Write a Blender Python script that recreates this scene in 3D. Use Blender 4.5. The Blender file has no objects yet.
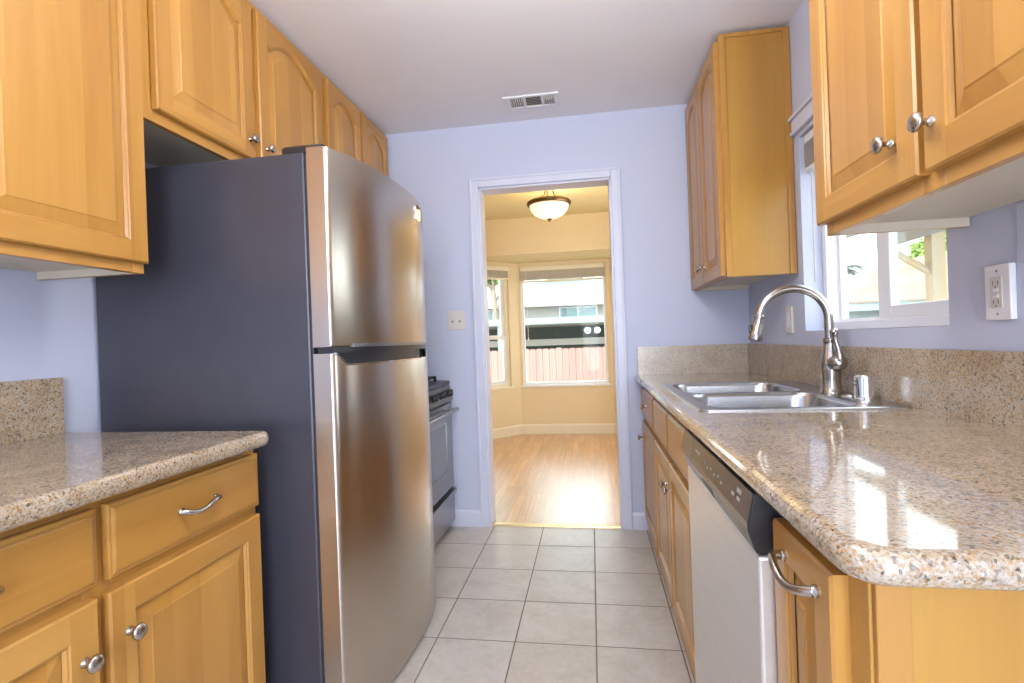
import bpy, bmesh, math, random
from mathutils import Vector, Matrix
random.seed(4)
PI = math.pi
S = bpy.context.scene
COL = S.collection

# ------------------------------------------------------------------ camera
YAW, PITCH, ROLL, FPX = 0.1525, -0.0004, -0.0362, 513.15
cam_d = bpy.data.cameras.new('camera')
cam = bpy.data.objects.new('camera', cam_d)
COL.objects.link(cam)
cam_d.sensor_width = 36.0
cam_d.lens = FPX / 1024 * 36.0
cam_d.clip_start = 0.05
cam_d.clip_end = 300
_f = Vector((-math.sin(YAW) * math.cos(PITCH), math.cos(YAW) * math.cos(PITCH), math.sin(PITCH)))
_r = Vector((math.cos(YAW), math.sin(YAW), 0))
_u = _r.cross(_f)
_r2 = _r * math.cos(ROLL) + _u * math.sin(ROLL)
_u2 = -_r * math.sin(ROLL) + _u * math.cos(ROLL)
cam.matrix_world = Matrix(((_r2.x, _u2.x, -_f.x, 0), (_r2.y, _u2.y, -_f.y, 0), (_r2.z, _u2.z, -_f.z, 1.1382), (0, 0, 0, 1)))
S.camera = cam

# ------------------------------------------------------------------ exposure, sky, sun, lamps
S.view_settings.view_transform = 'Standard'
S.view_settings.look = 'None'
S.view_settings.exposure = 0.42
S.view_settings.gamma = 1.0
S.view_settings.use_curve_mapping = False
S.cycles.max_bounces = 10
S.cycles.diffuse_bounces = 5
S.cycles.glossy_bounces = 5
S.cycles.transparent_max_bounces = 16
S.cycles.sample_clamp_indirect = 6.0

W = bpy.data.worlds.new('sky')
S.world = W
W.use_nodes = True
_nt = W.node_tree
_nt.nodes.clear()
_o = _nt.nodes.new('ShaderNodeOutputWorld')
_b = _nt.nodes.new('ShaderNodeBackground')
_s = _nt.nodes.new('ShaderNodeTexSky')
_s.sky_type = 'HOSEK_WILKIE'
_s.turbidity = 5.0
_s.ground_albedo = 0.5
_s.sun_direction = Vector((-0.4, -0.5, 0.75)).normalized()
_m = _nt.nodes.new('ShaderNodeMixRGB')
_m.inputs[0].default_value = 0.55
_m.inputs[2].default_value = (0.93, 0.97, 1.0, 1)
_nt.links.new(_s.outputs[0], _m.inputs[1])
_nt.links.new(_m.outputs[0], _b.inputs[0])
_b.inputs[1].default_value = 5.5
_nt.links.new(_b.outputs[0], _o.inputs[0])

def light(name, kind, loc, energy, color, size=None, size_y=None, target=None):
    d = bpy.data.lights.new(name, kind)
    d.energy = energy
    d.color = color
    if kind == 'AREA':
        d.shape = 'RECTANGLE'
        d.size = size
        d.size_y = size_y or size
    elif kind == 'SUN':
        d.angle = math.radians(1.0)
    else:
        d.shadow_soft_size = size or 0.05
    o = bpy.data.objects.new(name, d)
    COL.objects.link(o)
    o.location = loc
    if target is not None:
        o.rotation_euler = (Vector(target) - Vector(loc)).to_track_quat('-Z', 'Y').to_euler()
    return o

light('sun', 'SUN', (-6, -10, 14), 5.0, (1.0, 0.96, 0.9), target=(-1, 0, 0))
# added fill light behind the camera; the wall there is solid, without a door
light('rear_fill', 'AREA', (0.12, -1.95, 1.25), 92, (0.87, 0.925, 1.0), 1.4, 2.0, target=(-0.75, 2.2, 1.15))
# unseen fill light added overhead to brighten the kitchen, no fixture
light('kitchen_fill_low', 'POINT', (-0.18, 0.60, 1.92), 12.5, (1.0, 0.98, 0.95), 0.15)
light('kitchen_fill_high', 'POINT', (-0.10, 1.20, 2.27), 19, (1.0, 0.98, 0.95), 0.12)  # second added fill under the ceiling, out of view and without a fixture
# added fill light at the windowless side wall of the dining room
light('dining_fill', 'AREA', (0.93, 4.2, 1.4), 33, (1.0, 0.95, 0.88), 1.3, 1.4, target=(-0.6, 4.9, 0.9))
# bulb in the dining room pendant
light('pendant_bulb', 'POINT', (-0.313, 4.4, 2.315), 9, (1.0, 0.80, 0.48), 0.04)

# ------------------------------------------------------------------ materials
class NT:
    def __init__(self, name):
        self.m = bpy.data.materials.new(name)
        self.m.use_nodes = True
        self.t = self.m.node_tree
        self.b = self.t.nodes['Principled BSDF']
    def n(self, typ, **kw):
        nd = self.t.nodes.new(typ)
        for k, v in kw.items():
            setattr(nd, k, v)
        return nd
    def l(self, a, b):
        self.t.links.new(a, b)
    def math(self, op, a, b=None, c=None):
        nd = self.n('ShaderNodeMath', operation=op)
        for i, v in enumerate((a, b, c)):
            if v is None: continue
            if isinstance(v, (int, float)): nd.inputs[i].default_value = v
            else: self.l(v, nd.inputs[i])
        return nd.outputs[0]
    def ramp(self, fac, stops, interp='LINEAR'):
        r = self.n('ShaderNodeValToRGB')
        r.color_ramp.interpolation = interp
        e = r.color_ramp.elements
        while len(e) < len(stops): e.new(0.5)
        for el, (p, c) in zip(e, stops):
            el.position = p
            el.color = (c[0], c[1], c[2], 1)
        self.l(fac, r.inputs[0])
        return r.outputs[0]
    def mix(self, fac, a, b, blend='MIX'):
        nd = self.n('ShaderNodeMixRGB', blend_type=blend)
        for i, v in enumerate((fac, a, b)):
            if isinstance(v, (int, float)): nd.inputs[i].default_value = v
            elif isinstance(v, tuple): nd.inputs[i].default_value = (v[0], v[1], v[2], 1)
            else: self.l(v, nd.inputs[i])
        return nd.outputs[0]
    def noise(self, vec, scale, detail=3, rough=0.55, dist=0.0):
        nd = self.n('ShaderNodeTexNoise')
        nd.inputs['Scale'].default_value = scale
        nd.inputs['Detail'].default_value = detail
        nd.inputs['Roughness'].default_value = rough
        nd.inputs['Distortion'].default_value = dist
        if vec is not None: self.l(vec, nd.inputs['Vector'])
        return nd.outputs['Fac']
    def mapping(self, vec, scale=(1, 1, 1), loc=(0, 0, 0), rot=(0, 0, 0)):
        nd = self.n('ShaderNodeMapping')
        nd.inputs['Scale'].default_value = scale
        nd.inputs['Location'].default_value = loc
        nd.inputs['Rotation'].default_value = rot
        self.l(vec, nd.inputs['Vector'])
        return nd.outputs[0]
    def pos(self):
        return self.n('ShaderNodeNewGeometry').outputs['Position']
    def obj(self):
        return self.n('ShaderNodeTexCoord').outputs['Object']
    def bump(self, h, strength, dist=0.002):
        nd = self.n('ShaderNodeBump')
        nd.inputs['Strength'].default_value = strength
        nd.inputs['Distance'].default_value = dist
        self.l(h, nd.inputs['Height'])
        self.l(nd.outputs[0], self.b.inputs['Normal'])
    def set(self, **kw):
        for k, v in kw.items():
            i = self.b.inputs[k.replace('_', ' ')]
            if isinstance(v, tuple): i.default_value = (v[0], v[1], v[2], 1)
            else: i.default_value = v
        return self

def plain(name, col, rough=0.5, metal=0.0, spec=None, noise_amt=0.04, coat=0.0):
    t = NT(name)
    f = t.noise(t.obj(), 9.0, 4)
    lo = tuple(max(0, c * (1 - noise_amt)) for c in col)
    hi = tuple(min(1, c * (1 + noise_amt)) for c in col)
    t.l(t.ramp(f, [(0.3, lo), (0.7, hi)]), t.b.inputs['Base Color'])
    t.set(Roughness=rough, Metallic=metal)
    if spec is not None: t.set(Specular_IOR_Level=spec)
    if coat: t.set(Coat_Weight=coat, Coat_Roughness=0.08)
    return t.m

def painted(name, col, rough=0.55):
    t = NT(name)
    f = t.noise(t.pos(), 3.0, 5)
    t.l(t.ramp(f, [(0.3, tuple(c * 0.975 for c in col)), (0.7, col)]), t.b.inputs['Base Color'])
    t.set(Roughness=rough, Specular_IOR_Level=0.35)
    t.bump(t.noise(t.pos(), 160, 3), 0.06, 0.001)
    return t.m

def wood(name, axis, base, board=0.085, rough=0.34, contrast=1.0):
    """maple; grain runs along the given axis"""
    t = NT(name)
    oi = t.n('ShaderNodeObjectInfo')
    rnd = t.math('MULTIPLY', oi.outputs['Random'], 37.0)
    p = t.obj()
    add = t.n('ShaderNodeVectorMath', operation='ADD')
    comb = t.n('ShaderNodeCombineXYZ')
    t.l(rnd, comb.inputs[0]); t.l(rnd, comb.inputs[1]); t.l(rnd, comb.inputs[2])
    t.l(p, add.inputs[0]); t.l(comb.outputs[0], add.inputs[1])
    v = add.outputs[0]
    sep = t.n('ShaderNodeSeparateXYZ'); t.l(v, sep.inputs[0])
    x, y, z = sep.outputs
    if axis == 'z': across = t.math('ADD', x, y); sc = (7, 7, 0.9); fine = (160, 160, 5)
    elif axis == 'y': across = t.math('ADD', x, z); sc = (9, 0.9, 9); fine = (160, 5, 160)
    else: across = t.math('ADD', y, z); sc = (0.9, 9, 9); fine = (5, 160, 160)
    bi = t.math('FLOOR', t.math('DIVIDE', across, board))
    wn = t.n('ShaderNodeTexWhiteNoise', noise_dimensions='1D'); t.l(bi, wn.inputs['W'])
    add2 = t.n('ShaderNodeVectorMath', operation='MULTIPLY_ADD')
    t.l(wn.outputs['Color'], add2.inputs[0]); add2.inputs[1].default_value = (5, 5, 5); t.l(v, add2.inputs[2])
    g1 = t.noise(t.mapping(add2.outputs[0], sc), 1.0, 5, 0.5, 1.2)
    g2 = t.noise(t.mapping(add2.outputs[0], fine), 1.0, 2, 0.5)
    k = contrast
    d = lambda f: tuple(c * f for c in base)
    c1 = t.ramp(g1, [(0.25, (base[0] * (1 - .16 * k), base[1] * (1 - .22 * k), base[2] * (1 - .3 * k))), (0.5, base), (0.75, (min(1, base[0] * 1.1), base[1] * 1.16, base[2] * 1.3))])
    c2 = t.mix(0.10, c1, t.ramp(g2, [(0.3, d(0.72)), (0.65, d(1.1))]))
    tone = t.ramp(wn.outputs['Value'], [(0, (0.86, 0.82, 0.77)), (0.5, (0.98, 0.98, 0.98)), (1.0, (1.07, 1.10, 1.16))])
    c3 = t.mix(1.0, c2, tone, 'MULTIPLY')
    t.l(c3, t.b.inputs['Base Color'])
    t.set(Roughness=rough, Specular_IOR_Level=0.45, Coat_Weight=0.25, Coat_Roughness=0.18)
    t.bump(g2, 0.04, 0.001)
    return t.m

def granite(name, rough=0.06):
    t = NT(name)
    p = t.pos()
    def vor(scale, w=0):
        vd = t.n('ShaderNodeTexVoronoi'); vd.inputs['Scale'].default_value = scale
        warp = t.n('ShaderNodeVectorMath', operation='ADD')
        nz = t.n('ShaderNodeTexNoise'); nz.inputs['Scale'].default_value = 60; t.l(p, nz.inputs['Vector'])
        sc = t.n('ShaderNodeVectorMath', operation='SCALE'); sc.inputs['Scale'].default_value = 0.008
        t.l(nz.outputs['Color'], sc.inputs[0]); t.l(p, warp.inputs[0]); t.l(sc.outputs[0], warp.inputs[1])
        t.l(warp.outputs[0], vd.inputs['Vector'])
        s = t.n('ShaderNodeSeparateColor'); t.l(vd.outputs['Color'], s.inputs[0])
        return s.outputs[0], s.outputs[1]
    a, a2 = vor(230)
    b, b2 = vor(420)
    cream, tan, gold, grey, dark = (0.50, 0.435, 0.345), (0.38, 0.285, 0.18), (0.42, 0.225, 0.055), (0.33, 0.295, 0.255), (0.055, 0.042, 0.034)
    c1 = t.ramp(a, [(0.0, cream), (0.34, tan), (0.55, (0.53, 0.475, 0.40)), (0.72, grey), (0.80, gold), (0.91, dark)], 'CONSTANT')
    c2 = t.ramp(b, [(0.0, (0.52, 0.465, 0.39)), (0.3, cream), (0.52, tan), (0.70, gold), (0.80, grey), (0.90, (0.10, 0.08, 0.06))], 'CONSTANT')
    c = t.mix(0.5, c1, c2)
    cloud = t.noise(p, 11, 4, 0.6)
    c = t.mix(1.0, c, t.ramp(cloud, [(0.35, (0.76, 0.71, 0.65)), (0.65, (0.96, 0.95, 0.93))]), 'MULTIPLY')
    t.l(c, t.b.inputs['Base Color'])
    t.set(Roughness=rough, Specular_IOR_Level=1.0)
    return t.m

def steel(name, col, rough, axis='y', amt=0.05, aniso=0.0, upright=False):
    t = NT(name)
    sc = {'x': (1, 90, 90), 'y': (90, 1, 90), 'z': (90, 90, 1)}[axis]
    f = t.noise(t.mapping(t.obj(), sc), 1.0, 2)
    t.l(t.ramp(f, [(0.3, tuple(c * (1 - amt) for c in col)), (0.7, tuple(min(1, c * (1 + amt)) for c in col))]), t.b.inputs['Base Color'])
    t.set(Roughness=rough)
    t.set(Metallic=1.0)
    if aniso:
        t.b.inputs['Anisotropic'].default_value = aniso
        if upright:
            tn = t.n('ShaderNodeTangent', direction_type='RADIAL', axis='Z')
            t.l(tn.outputs[0], t.b.inputs['Tangent'])
            t.b.inputs['Anisotropic Rotation'].default_value = 0.25
    return t.m

def glass(name, tint=(0.96, 0.99, 0.98), refl=0.2):
    t = NT(name)
    t.t.nodes.remove(t.b)
    out = [n for n in t.t.nodes if n.type == 'OUTPUT_MATERIAL'][0]
    tr = t.n('ShaderNodeBsdfTransparent'); tr.inputs[0].default_value = (*tint, 1)
    gl = t.n('ShaderNodeBsdfGlossy'); gl.inputs['Roughness'].default_value = 0.01
    fr = t.n('ShaderNodeFresnel'); fr.inputs[0].default_value = 1.45
    mx = t.n('ShaderNodeMixShader')
    t.l(t.math('MULTIPLY', fr.outputs[0], refl), mx.inputs[0])
    t.l(tr.outputs[0], mx.inputs[1]); t.l(gl.outputs[0], mx.inputs[2]); t.l(mx.outputs[0], out.inputs[0])
    return t.m

def tile_floor():
    t = NT('floor_tile')
    T = 0.3048
    p = t.pos()
    sep = t.n('ShaderNodeSeparateXYZ'); t.l(p, sep.inputs[0])
    u = t.math('DIVIDE', t.math('SUBTRACT', sep.outputs[0], -0.0197), T)
    v = t.math('DIVIDE', t.math('SUBTRACT', sep.outputs[1], 2.8306), T)
    def edge(w):
        f = t.math('FRACT', t.math('ADD', w, 100.0))
        return t.math('MINIMUM', f, t.math('SUBTRACT', 1.0, f))
    d = t.math('MINIMUM', edge(u), edge(v))
    cell = t.n('ShaderNodeCombineXYZ')
    t.l(t.math('FLOOR', t.math('ADD', u, 100.0)), cell.inputs[0]); t.l(t.math('FLOOR', t.math('ADD', v, 100.0)), cell.inputs[1])
    wn = t.n('ShaderNodeTexWhiteNoise', noise_dimensions='3D'); t.l(cell.outputs[0], wn.inputs['Vector'])
    shift = t.n('ShaderNodeVectorMath', operation='MULTIPLY_ADD')
    t.l(wn.outputs['Color'], shift.inputs[0]); shift.inputs[1].default_value = (9, 9, 9); t.l(p, shift.inputs[2])
    n1 = t.noise(shift.outputs[0], 7, 6, 0.62, 0.6)
    n2 = t.noise(shift.outputs[0], 40, 4, 0.6)
    c = t.ramp(n1, [(0.28, (0.45, 0.42, 0.38)), (0.5, (0.535, 0.51, 0.475)), (0.72, (0.60, 0.58, 0.55))])
    c = t.mix(0.18, c, t.ramp(n2, [(0.35, (0.40, 0.37, 0.33)), (0.6, (0.62, 0.60, 0.56))]))
    c = t.mix(1.0, c, t.ramp(wn.outputs['Value'], [(0, (0.95, 0.94, 0.93)), (1, (1.05, 1.05, 1.05))]), 'MULTIPLY')
    g = t.math('LESS_THAN', d, 0.0085)
    c = t.mix(g, c, (0.20, 0.165, 0.135))
    t.l(c, t.b.inputs['Base Color'])
    t.l(t.math('ADD', t.math('MULTIPLY', g, 0.5), 0.30), t.b.inputs['Roughness'])
    h = t.n('ShaderNodeMapRange'); t.l(d, h.inputs[0]); h.inputs[1].default_value = 0.004; h.inputs[2].default_value = 0.018
    t.bump(t.math('ADD', h.outputs[0], t.math('MULTIPLY', n2, 0.12)), 0.35, 0.003)
    return t.m

def wood_floor():
    t = NT('dining_oak_floor')
    p = t.pos()
    sep = t.n('ShaderNodeSeparateXYZ'); t.l(p, sep.inputs[0])
    u = t.math('DIVIDE', sep.outputs[0], 0.057)
    row = t.math('FLOOR', t.math('ADD', u, 200.0))
    wr = t.n('ShaderNodeTexWhiteNoise', noise_dimensions='1D'); t.l(row, wr.inputs['W'])
    v = t.math('ADD', t.math('DIVIDE', sep.outputs[1], 0.9), t.math('MULTIPLY', wr.outputs['Value'], 7.0))
    cell = t.n('ShaderNodeCombineXYZ'); t.l(row, cell.inputs[0]); t.l(t.math('FLOOR', v), cell.inputs[1])
    wn = t.n('ShaderNodeTexWhiteNoise', noise_dimensions='3D'); t.l(cell.outputs[0], wn.inputs['Vector'])
    sh = t.n('ShaderNodeVectorMath', operation='MULTIPLY_ADD')
    t.l(wn.outputs['Color'], sh.inputs[0]); sh.inputs[1].default_value = (3, 3, 3); t.l(p, sh.inputs[2])
    g = t.noise(t.mapping(sh.outputs[0], (60, 2.5, 1)), 1.0, 4, 0.6, 0.4)
    c = t.ramp(g, [(0.3, (0.44, 0.205, 0.060)), (0.7, (0.62, 0.335, 0.11))])
    c = t.mix(1.0, c, t.ramp(wn.outputs['Value'], [(0, (0.84, 0.8, 0.76)), (1, (1.12, 1.1, 1.06))]), 'MULTIPLY')
    def edge(w):
        f = t.math('FRACT', w)
        return t.math('MINIMUM', f, t.math('SUBTRACT', 1.0, f))
    gap = t.math('MAXIMUM', t.math('LESS_THAN', edge(t.math('ADD', u, 200.0)), 0.025), t.math('LESS_THAN', edge(v), 0.0015))
    c = t.mix(t.math('MULTIPLY', gap, 0.6), c, (0.16, 0.07, 0.025))
    t.l(c, t.b.inputs['Base Color'])
    t.set(Roughness=0.30, Specular_IOR_Level=0.8, Coat_Weight=0.9, Coat_Roughness=0.27, Coat_IOR=1.7)
    return t.m

MAPLE = (0.47, 0.236, 0.050)
M = {}
M['wood_z'] = wood('maple_upright_grain', 'z', MAPLE)
M['wood_y'] = wood('maple_level_grain', 'y', MAPLE)
M['wood_x'] = wood('maple_cross_grain', 'x', MAPLE)
M['veneer'] = wood('maple_veneer', 'z', (0.45, 0.236, 0.040), board=2.0, contrast=0.6)
M['cab_inside'] = plain('cabinet_underside_melamine', (0.62, 0.56, 0.45), 0.5)
M['granite'] = granite('speckled_granite')
M['granite_rough'] = granite('speckled_granite_splash', 0.22)
M['tile'] = tile_floor()
M['oak'] = wood_floor()
M['wall'] = painted('lilac_white_wall_paint', (0.545, 0.59, 0.745))
M['ceiling'] = painted('white_ceiling_paint', (0.86, 0.85, 0.88), 0.7)
M['trim'] = plain('white_trim_paint', (0.63, 0.665, 0.80), 0.35, noise_amt=0.02)
M['cream'] = painted('cream_wall_paint', (0.78, 0.66, 0.43))
M['cream_ceiling'] = painted('cream_ceiling_paint', (0.78, 0.70, 0.42), 0.7)
M['cream_trim'] = plain('cream_trim_paint', (0.80, 0.74, 0.58), 0.4, noise_amt=0.02)
M['vinyl'] = plain('white_vinyl', (0.80, 0.82, 0.86), 0.35, noise_amt=0.015)
M['glass'] = glass('clear_window_glass')
M['slate'] = plain('dark_slate_enamel', (0.045, 0.046, 0.062), 0.34, spec=0.5, noise_amt=0.06)
M['fridge_steel'] = steel('brushed_fridge_steel', (0.55, 0.495, 0.43), 0.28, 'y', 0.015, 0.7, True)
M['steel'] = steel('brushed_steel', (0.36, 0.345, 0.33), 0.28, 'y')
M['dw_steel'] = steel('pale_brushed_steel', (0.72, 0.70, 0.68), 0.36, 'y', 0.03, 0.6, True)
M['dw_steel'].node_tree.nodes['Principled BSDF'].inputs['Metallic'].default_value = 0.6
M['sink_steel'] = steel('sink_steel', (0.47, 0.47, 0.48), 0.27, 'x')
M['nickel'] = plain('satin_nickel', (0.46, 0.42, 0.38), 0.24, 1.0)
M['faucet'] = plain('brushed_nickel_faucet', (0.43, 0.40, 0.37), 0.22, 1.0)
M['chrome'] = plain('polished_chrome', (0.82, 0.83, 0.85), 0.05, 1.0)
M['black'] = plain('black_plastic', (0.018, 0.018, 0.022), 0.32)
M['black_iron'] = plain('black_cast_iron', (0.02, 0.02, 0.02), 0.6)
M['gasket'] = plain('dark_gasket', (0.04, 0.04, 0.05), 0.5)
M['panel_grey'] = plain('smoky_control_panel', (0.115, 0.10, 0.085), 0.22, 0.6)
M['marking'] = plain('pale_panel_marking', (0.33, 0.31, 0.29), 0.5)
M['oven_glass'] = plain('dark_oven_glass', (0.15, 0.17, 0.185), 0.06, 0.0, spec=0.9)
M['plate'] = plain('white_wall_plate', (0.78, 0.79, 0.82), 0.35, noise_amt=0.02)
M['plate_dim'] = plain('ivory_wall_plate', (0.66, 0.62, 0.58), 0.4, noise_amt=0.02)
M['slot'] = plain('dark_slot', (0.16, 0.16, 0.17), 0.6)
M['vent_dark'] = plain('vent_duct', (0.10, 0.10, 0.11), 0.8)
M['bronze'] = plain('aged_bronze', (0.17, 0.105, 0.045), 0.35, 0.9)
M['brass'] = plain('brass_threshold', (0.62, 0.50, 0.28), 0.3, 0.9)
M['blind'] = plain('cream_blind_slat', (0.66, 0.62, 0.53), 0.5)
M['blind_grey'] = plain('grey_blind_slat', (0.50, 0.48, 0.47), 0.5)
t = NT('lit_alabaster_glass')
f = t.noise(t.obj(), 14, 3)
t.l(t.ramp(f, [(0.3, (0.95, 0.75, 0.42)), (0.7, (1.0, 0.86, 0.58))]), t.b.inputs['Emission Color'])
t.set(Base_Color=(0.9, 0.8, 0.6), Roughness=0.3, Emission_Strength=1.0, Transmission_Weight=0.0)
M['alabaster'] = t.m
t = NT('lit_white_lamp_glass')
t.l(t.ramp(t.noise(t.obj(), 5, 2), [(0.3, (0.9, 1.0, 0.98)), (0.7, (1, 1, 1))]), t.b.inputs['Emission Color'])
t.set(Base_Color=(0.85, 0.88, 0.88), Roughness=0.4, Emission_Strength=1.2)
M['lamp_white'] = t.m
# outdoors
def boards(name, col, width, axis=0, gap=0.04):
    t = NT(name)
    sep = t.n('ShaderNodeSeparateXYZ'); t.l(t.pos(), sep.inputs[0])
    u = t.math('ADD', t.math('DIVIDE', sep.outputs[axis], width), 100.0)
    wn = t.n('ShaderNodeTexWhiteNoise', noise_dimensions='1D'); t.l(t.math('FLOOR', u), wn.inputs['W'])
    c = t.ramp(wn.outputs['Value'], [(0, tuple(k * 0.86 for k in col)), (1, tuple(min(1, k * 1.12) for k in col))])
    n = t.noise(t.mapping(t.pos(), (30, 30, 2)), 1.0, 4)
    c = t.mix(0.25, c, t.ramp(n, [(0.3, tuple(k * 0.7 for k in col)), (0.7, col)]))
    e = t.math('LESS_THAN', t.math('FRACT', u), gap)
    t.l(t.mix(t.math('MULTIPLY', e, 0.6), c, tuple(k * 0.35 for k in col)), t.b.inputs['Base Color'])
    t.set(Roughness=0.8)
    return t.m
M['fence'] = boards('weathered_red_fence_boards', (0.40, 0.235, 0.205), 0.118)
M['stucco'] = painted('pale_stucco', (0.46, 0.45, 0.42), 0.9)
M['roof_pale'] = boards('pale_composition_roof', (0.50, 0.48, 0.47), 0.3, 1)
M['roof_tan'] = boards('tan_shingle_roof', (0.26, 0.175, 0.13), 0.22, 1)
M['teal'] = plain('pale_teal_fascia', (0.24, 0.34, 0.32), 0.6)
M['siding'] = boards('pale_teal_siding', (0.27, 0.34, 0.345), 0.16, 2)
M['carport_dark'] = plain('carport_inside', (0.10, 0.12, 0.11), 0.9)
M['window_dark'] = plain('far_window_glass', (0.16, 0.28, 0.30), 0.1, spec=0.8)
M['ground'] = plain('garden_ground', (0.34, 0.31, 0.26), 0.95, noise_amt=0.2)
M['leaf'] = plain('sunlit_leaf', (0.26, 0.42, 0.11), 0.6, noise_amt=0.4)
M['palm_leaf'] = plain('palm_leaf', (0.07, 0.10, 0.055), 0.8, noise_amt=0.3)
M['bark'] = plain('grey_bark', (0.28, 0.22, 0.17), 0.9, noise_amt=0.2)
M['post'] = plain('cream_patio_paint', (0.50, 0.42, 0.29), 0.6)
M['beam'] = plain('grey_patio_paint', (0.24, 0.225, 0.215), 0.7)
M['roofing'] = plain('house_roofing', (0.3, 0.28, 0.27), 0.9)

# ------------------------------------------------------------------ mesh building
class MB:
    def __init__(self):
        self.bm = bmesh.new()
        self.mi = 0
    def face(self, vs):
        try:
            f = self.bm.faces.new(vs)
            f.material_index = self.mi
            return f
        except ValueError:
            return None
    def v(self, *p):
        return self.bm.verts.new(p)
    def box(self, x0, x1, y0, y1, z0, z1, bev=0.0, seg=2):
        x0, x1 = sorted((x0, x1)); y0, y1 = sorted((y0, y1)); z0, z1 = sorted((z0, z1))
        b = bmesh.new()
        vs = [b.verts.new((x, y, z)) for x in (x0, x1) for y in (y0, y1) for z in (z0, z1)]
        for q in ((0, 1, 3, 2), (4, 6, 7, 5), (0, 4, 5, 1), (2, 3, 7, 6), (0, 2, 6, 4), (1, 5, 7, 3)):
            b.faces.new([vs[i] for i in q])
        if bev > 0:
            bev = min(bev, 0.49 * min(x1 - x0, y1 - y0, z1 - z0))
            bmesh.ops.bevel(b, geom=b.edges[:], offset=bev, segments=seg, affect='EDGES', profile=0.5)
        return self.merge(b)
    def merge(self, b, mat=None):
        if mat is not None: bmesh.ops.transform(b, matrix=mat, verts=b.verts[:])
        mp = {v: self.bm.verts.new(v.co) for v in b.verts}
        for f in b.faces:
            nf = self.bm.faces.new([mp[v] for v in f.verts])
            nf.material_index = self.mi
        b.free()
        return self
    def prism(self, pts, axis, a, b, bev=0.0, seg=2):
        """pts: polygon in the two other axes (in xyz order); extruded along axis from a to b"""
        def P(p, t):
            if axis == 'x': return (t, p[0], p[1])
            if axis == 'y': return (p[0], t, p[1])
            return (p[0], p[1], t)
        m = bmesh.new()
        A = [m.verts.new(P(p, a)) for p in pts]
        B = [m.verts.new(P(p, b)) for p in pts]
        n = len(pts)
        m.faces.new(A); m.faces.new(B[::-1])
        for i in range(n): m.faces.new((A[i], B[i], B[(i + 1) % n], A[(i + 1) % n]))
        if bev > 0:
            bmesh.ops.bevel(m, geom=m.edges[:], offset=bev, segments=seg, affect='EDGES', profile=0.5)
        return self.merge(m)
    def loft(self, loops, cap0=True, cap1=True, closed=True):
        vl = [[self.bm.verts.new(p) for p in lp] for lp in loops]
        n = len(vl[0])
        for a, b in zip(vl, vl[1:]):
            for i in range(n if closed else n - 1):
                self.face((a[i], a[(i + 1) % n], b[(i + 1) % n], b[i]))
        if cap0: self.face(vl[0][::-1])
        if cap1: self.face(vl[-1])
        return vl
    def lathe(self, prof, origin, axis=(0, 0, 1), n=28, cap=True):
        """prof: [(r, h)] along axis from origin"""
        q = Vector((0, 0, 1)).rotation_difference(Vector(axis).normalized())
        o = Vector(origin)
        loops = []
        for r, h in prof:
            r = max(r, 1e-5)
            loops.append([o + q @ Vector((r * math.cos(2 * PI * i / n), r * math.sin(2 * PI * i / n), h)) for i in range(n)])
        self.loft(loops, cap, cap)
        return self
    def tube(self, path, rad, n=14, flat=1.0):
        P = [Vector(p) for p in path]
        R = rad if isinstance(rad, (list, tuple)) else [rad] * len(P)
        T = []
        for i in range(len(P)):
            d = P[min(i + 1, len(P) - 1)] - P[max(i - 1, 0)]
            T.append(d.normalized())
        up = Vector((0, 0, 1)) if abs(T[0].z) < 0.9 else Vector((0, 1, 0))
        nrm = (up - T[0] * up.dot(T[0])).normalized()
        loops = []
        for i in range(len(P)):
            if i: nrm = (nrm - T[i] * nrm.dot(T[i])).normalized()
            bn = T[i].cross(nrm)
            loops.append([P[i] + (nrm * math.cos(2 * PI * k / n) + bn * math.sin(2 * PI * k / n) * flat) * R[i] for k in range(n)])
        self.loft(loops)
        return self
    def build(self, name, mats, parent=None, base=None, smooth=True, angle=35, flat_area=0.0008):
        """one mesh object; world coordinates are moved into the space of its parent or onto base"""
        bmesh.ops.recalc_face_normals(self.bm, faces=self.bm.faces[:])
        off = Vector((0, 0, 0))
        if parent is not None: off = Vector(ROOT_AT[parent.name])
        elif base is not None: off = Vector(base)
        bmesh.ops.translate(self.bm, vec=-off, verts=self.bm.verts[:])
        me = bpy.data.meshes.new(name)
        self.bm.to_mesh(me)
        self.bm.free()
        for m in (mats if isinstance(mats, (list, tuple)) else [mats]): me.materials.append(m)
        if smooth:
            me.shade_smooth() if hasattr(me, 'shade_smooth') else None
            try: me.set_sharp_from_angle(angle=math.radians(angle))
            except Exception: pass
            if flat_area:
                for p in me.polygons:
                    if p.area > flat_area: p.use_smooth = False   # broad faces stay plane
        o = bpy.data.objects.new(name, me)
        COL.objects.link(o)
        ROOT_AT[o.name] = tuple(off)
        if parent is not None: o.parent = parent
        else: o.location = off
        return o

ROOT_AT = {}

def tag(o, label=None, cat=None, group=None, kind=None):
    if label: o['label'] = label
    if cat: o['category'] = cat
    if group: o['group'] = group
    if kind: o['kind'] = kind
    return o

def thing(name, loc, label, cat, group=None, kind=None):
    o = bpy.data.objects.new(name, None)
    o.empty_display_size = 0.05
    COL.objects.link(o)
    o.location = loc
    ROOT_AT[o.name] = tuple(loc)
    return tag(o, label, cat, group, kind)

def boxpart(name, m, parent, *b, bev=0.0, base=None):
    k = MB(); k.box(*b, bev=bev)
    return k.build(name, m, parent, base)

def structure(name, mb, m, base=(0, 0, 0), label=None, cat=None):
    o = mb.build(name, m, None, base)
    return tag(o, label, cat, kind='structure')

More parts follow.
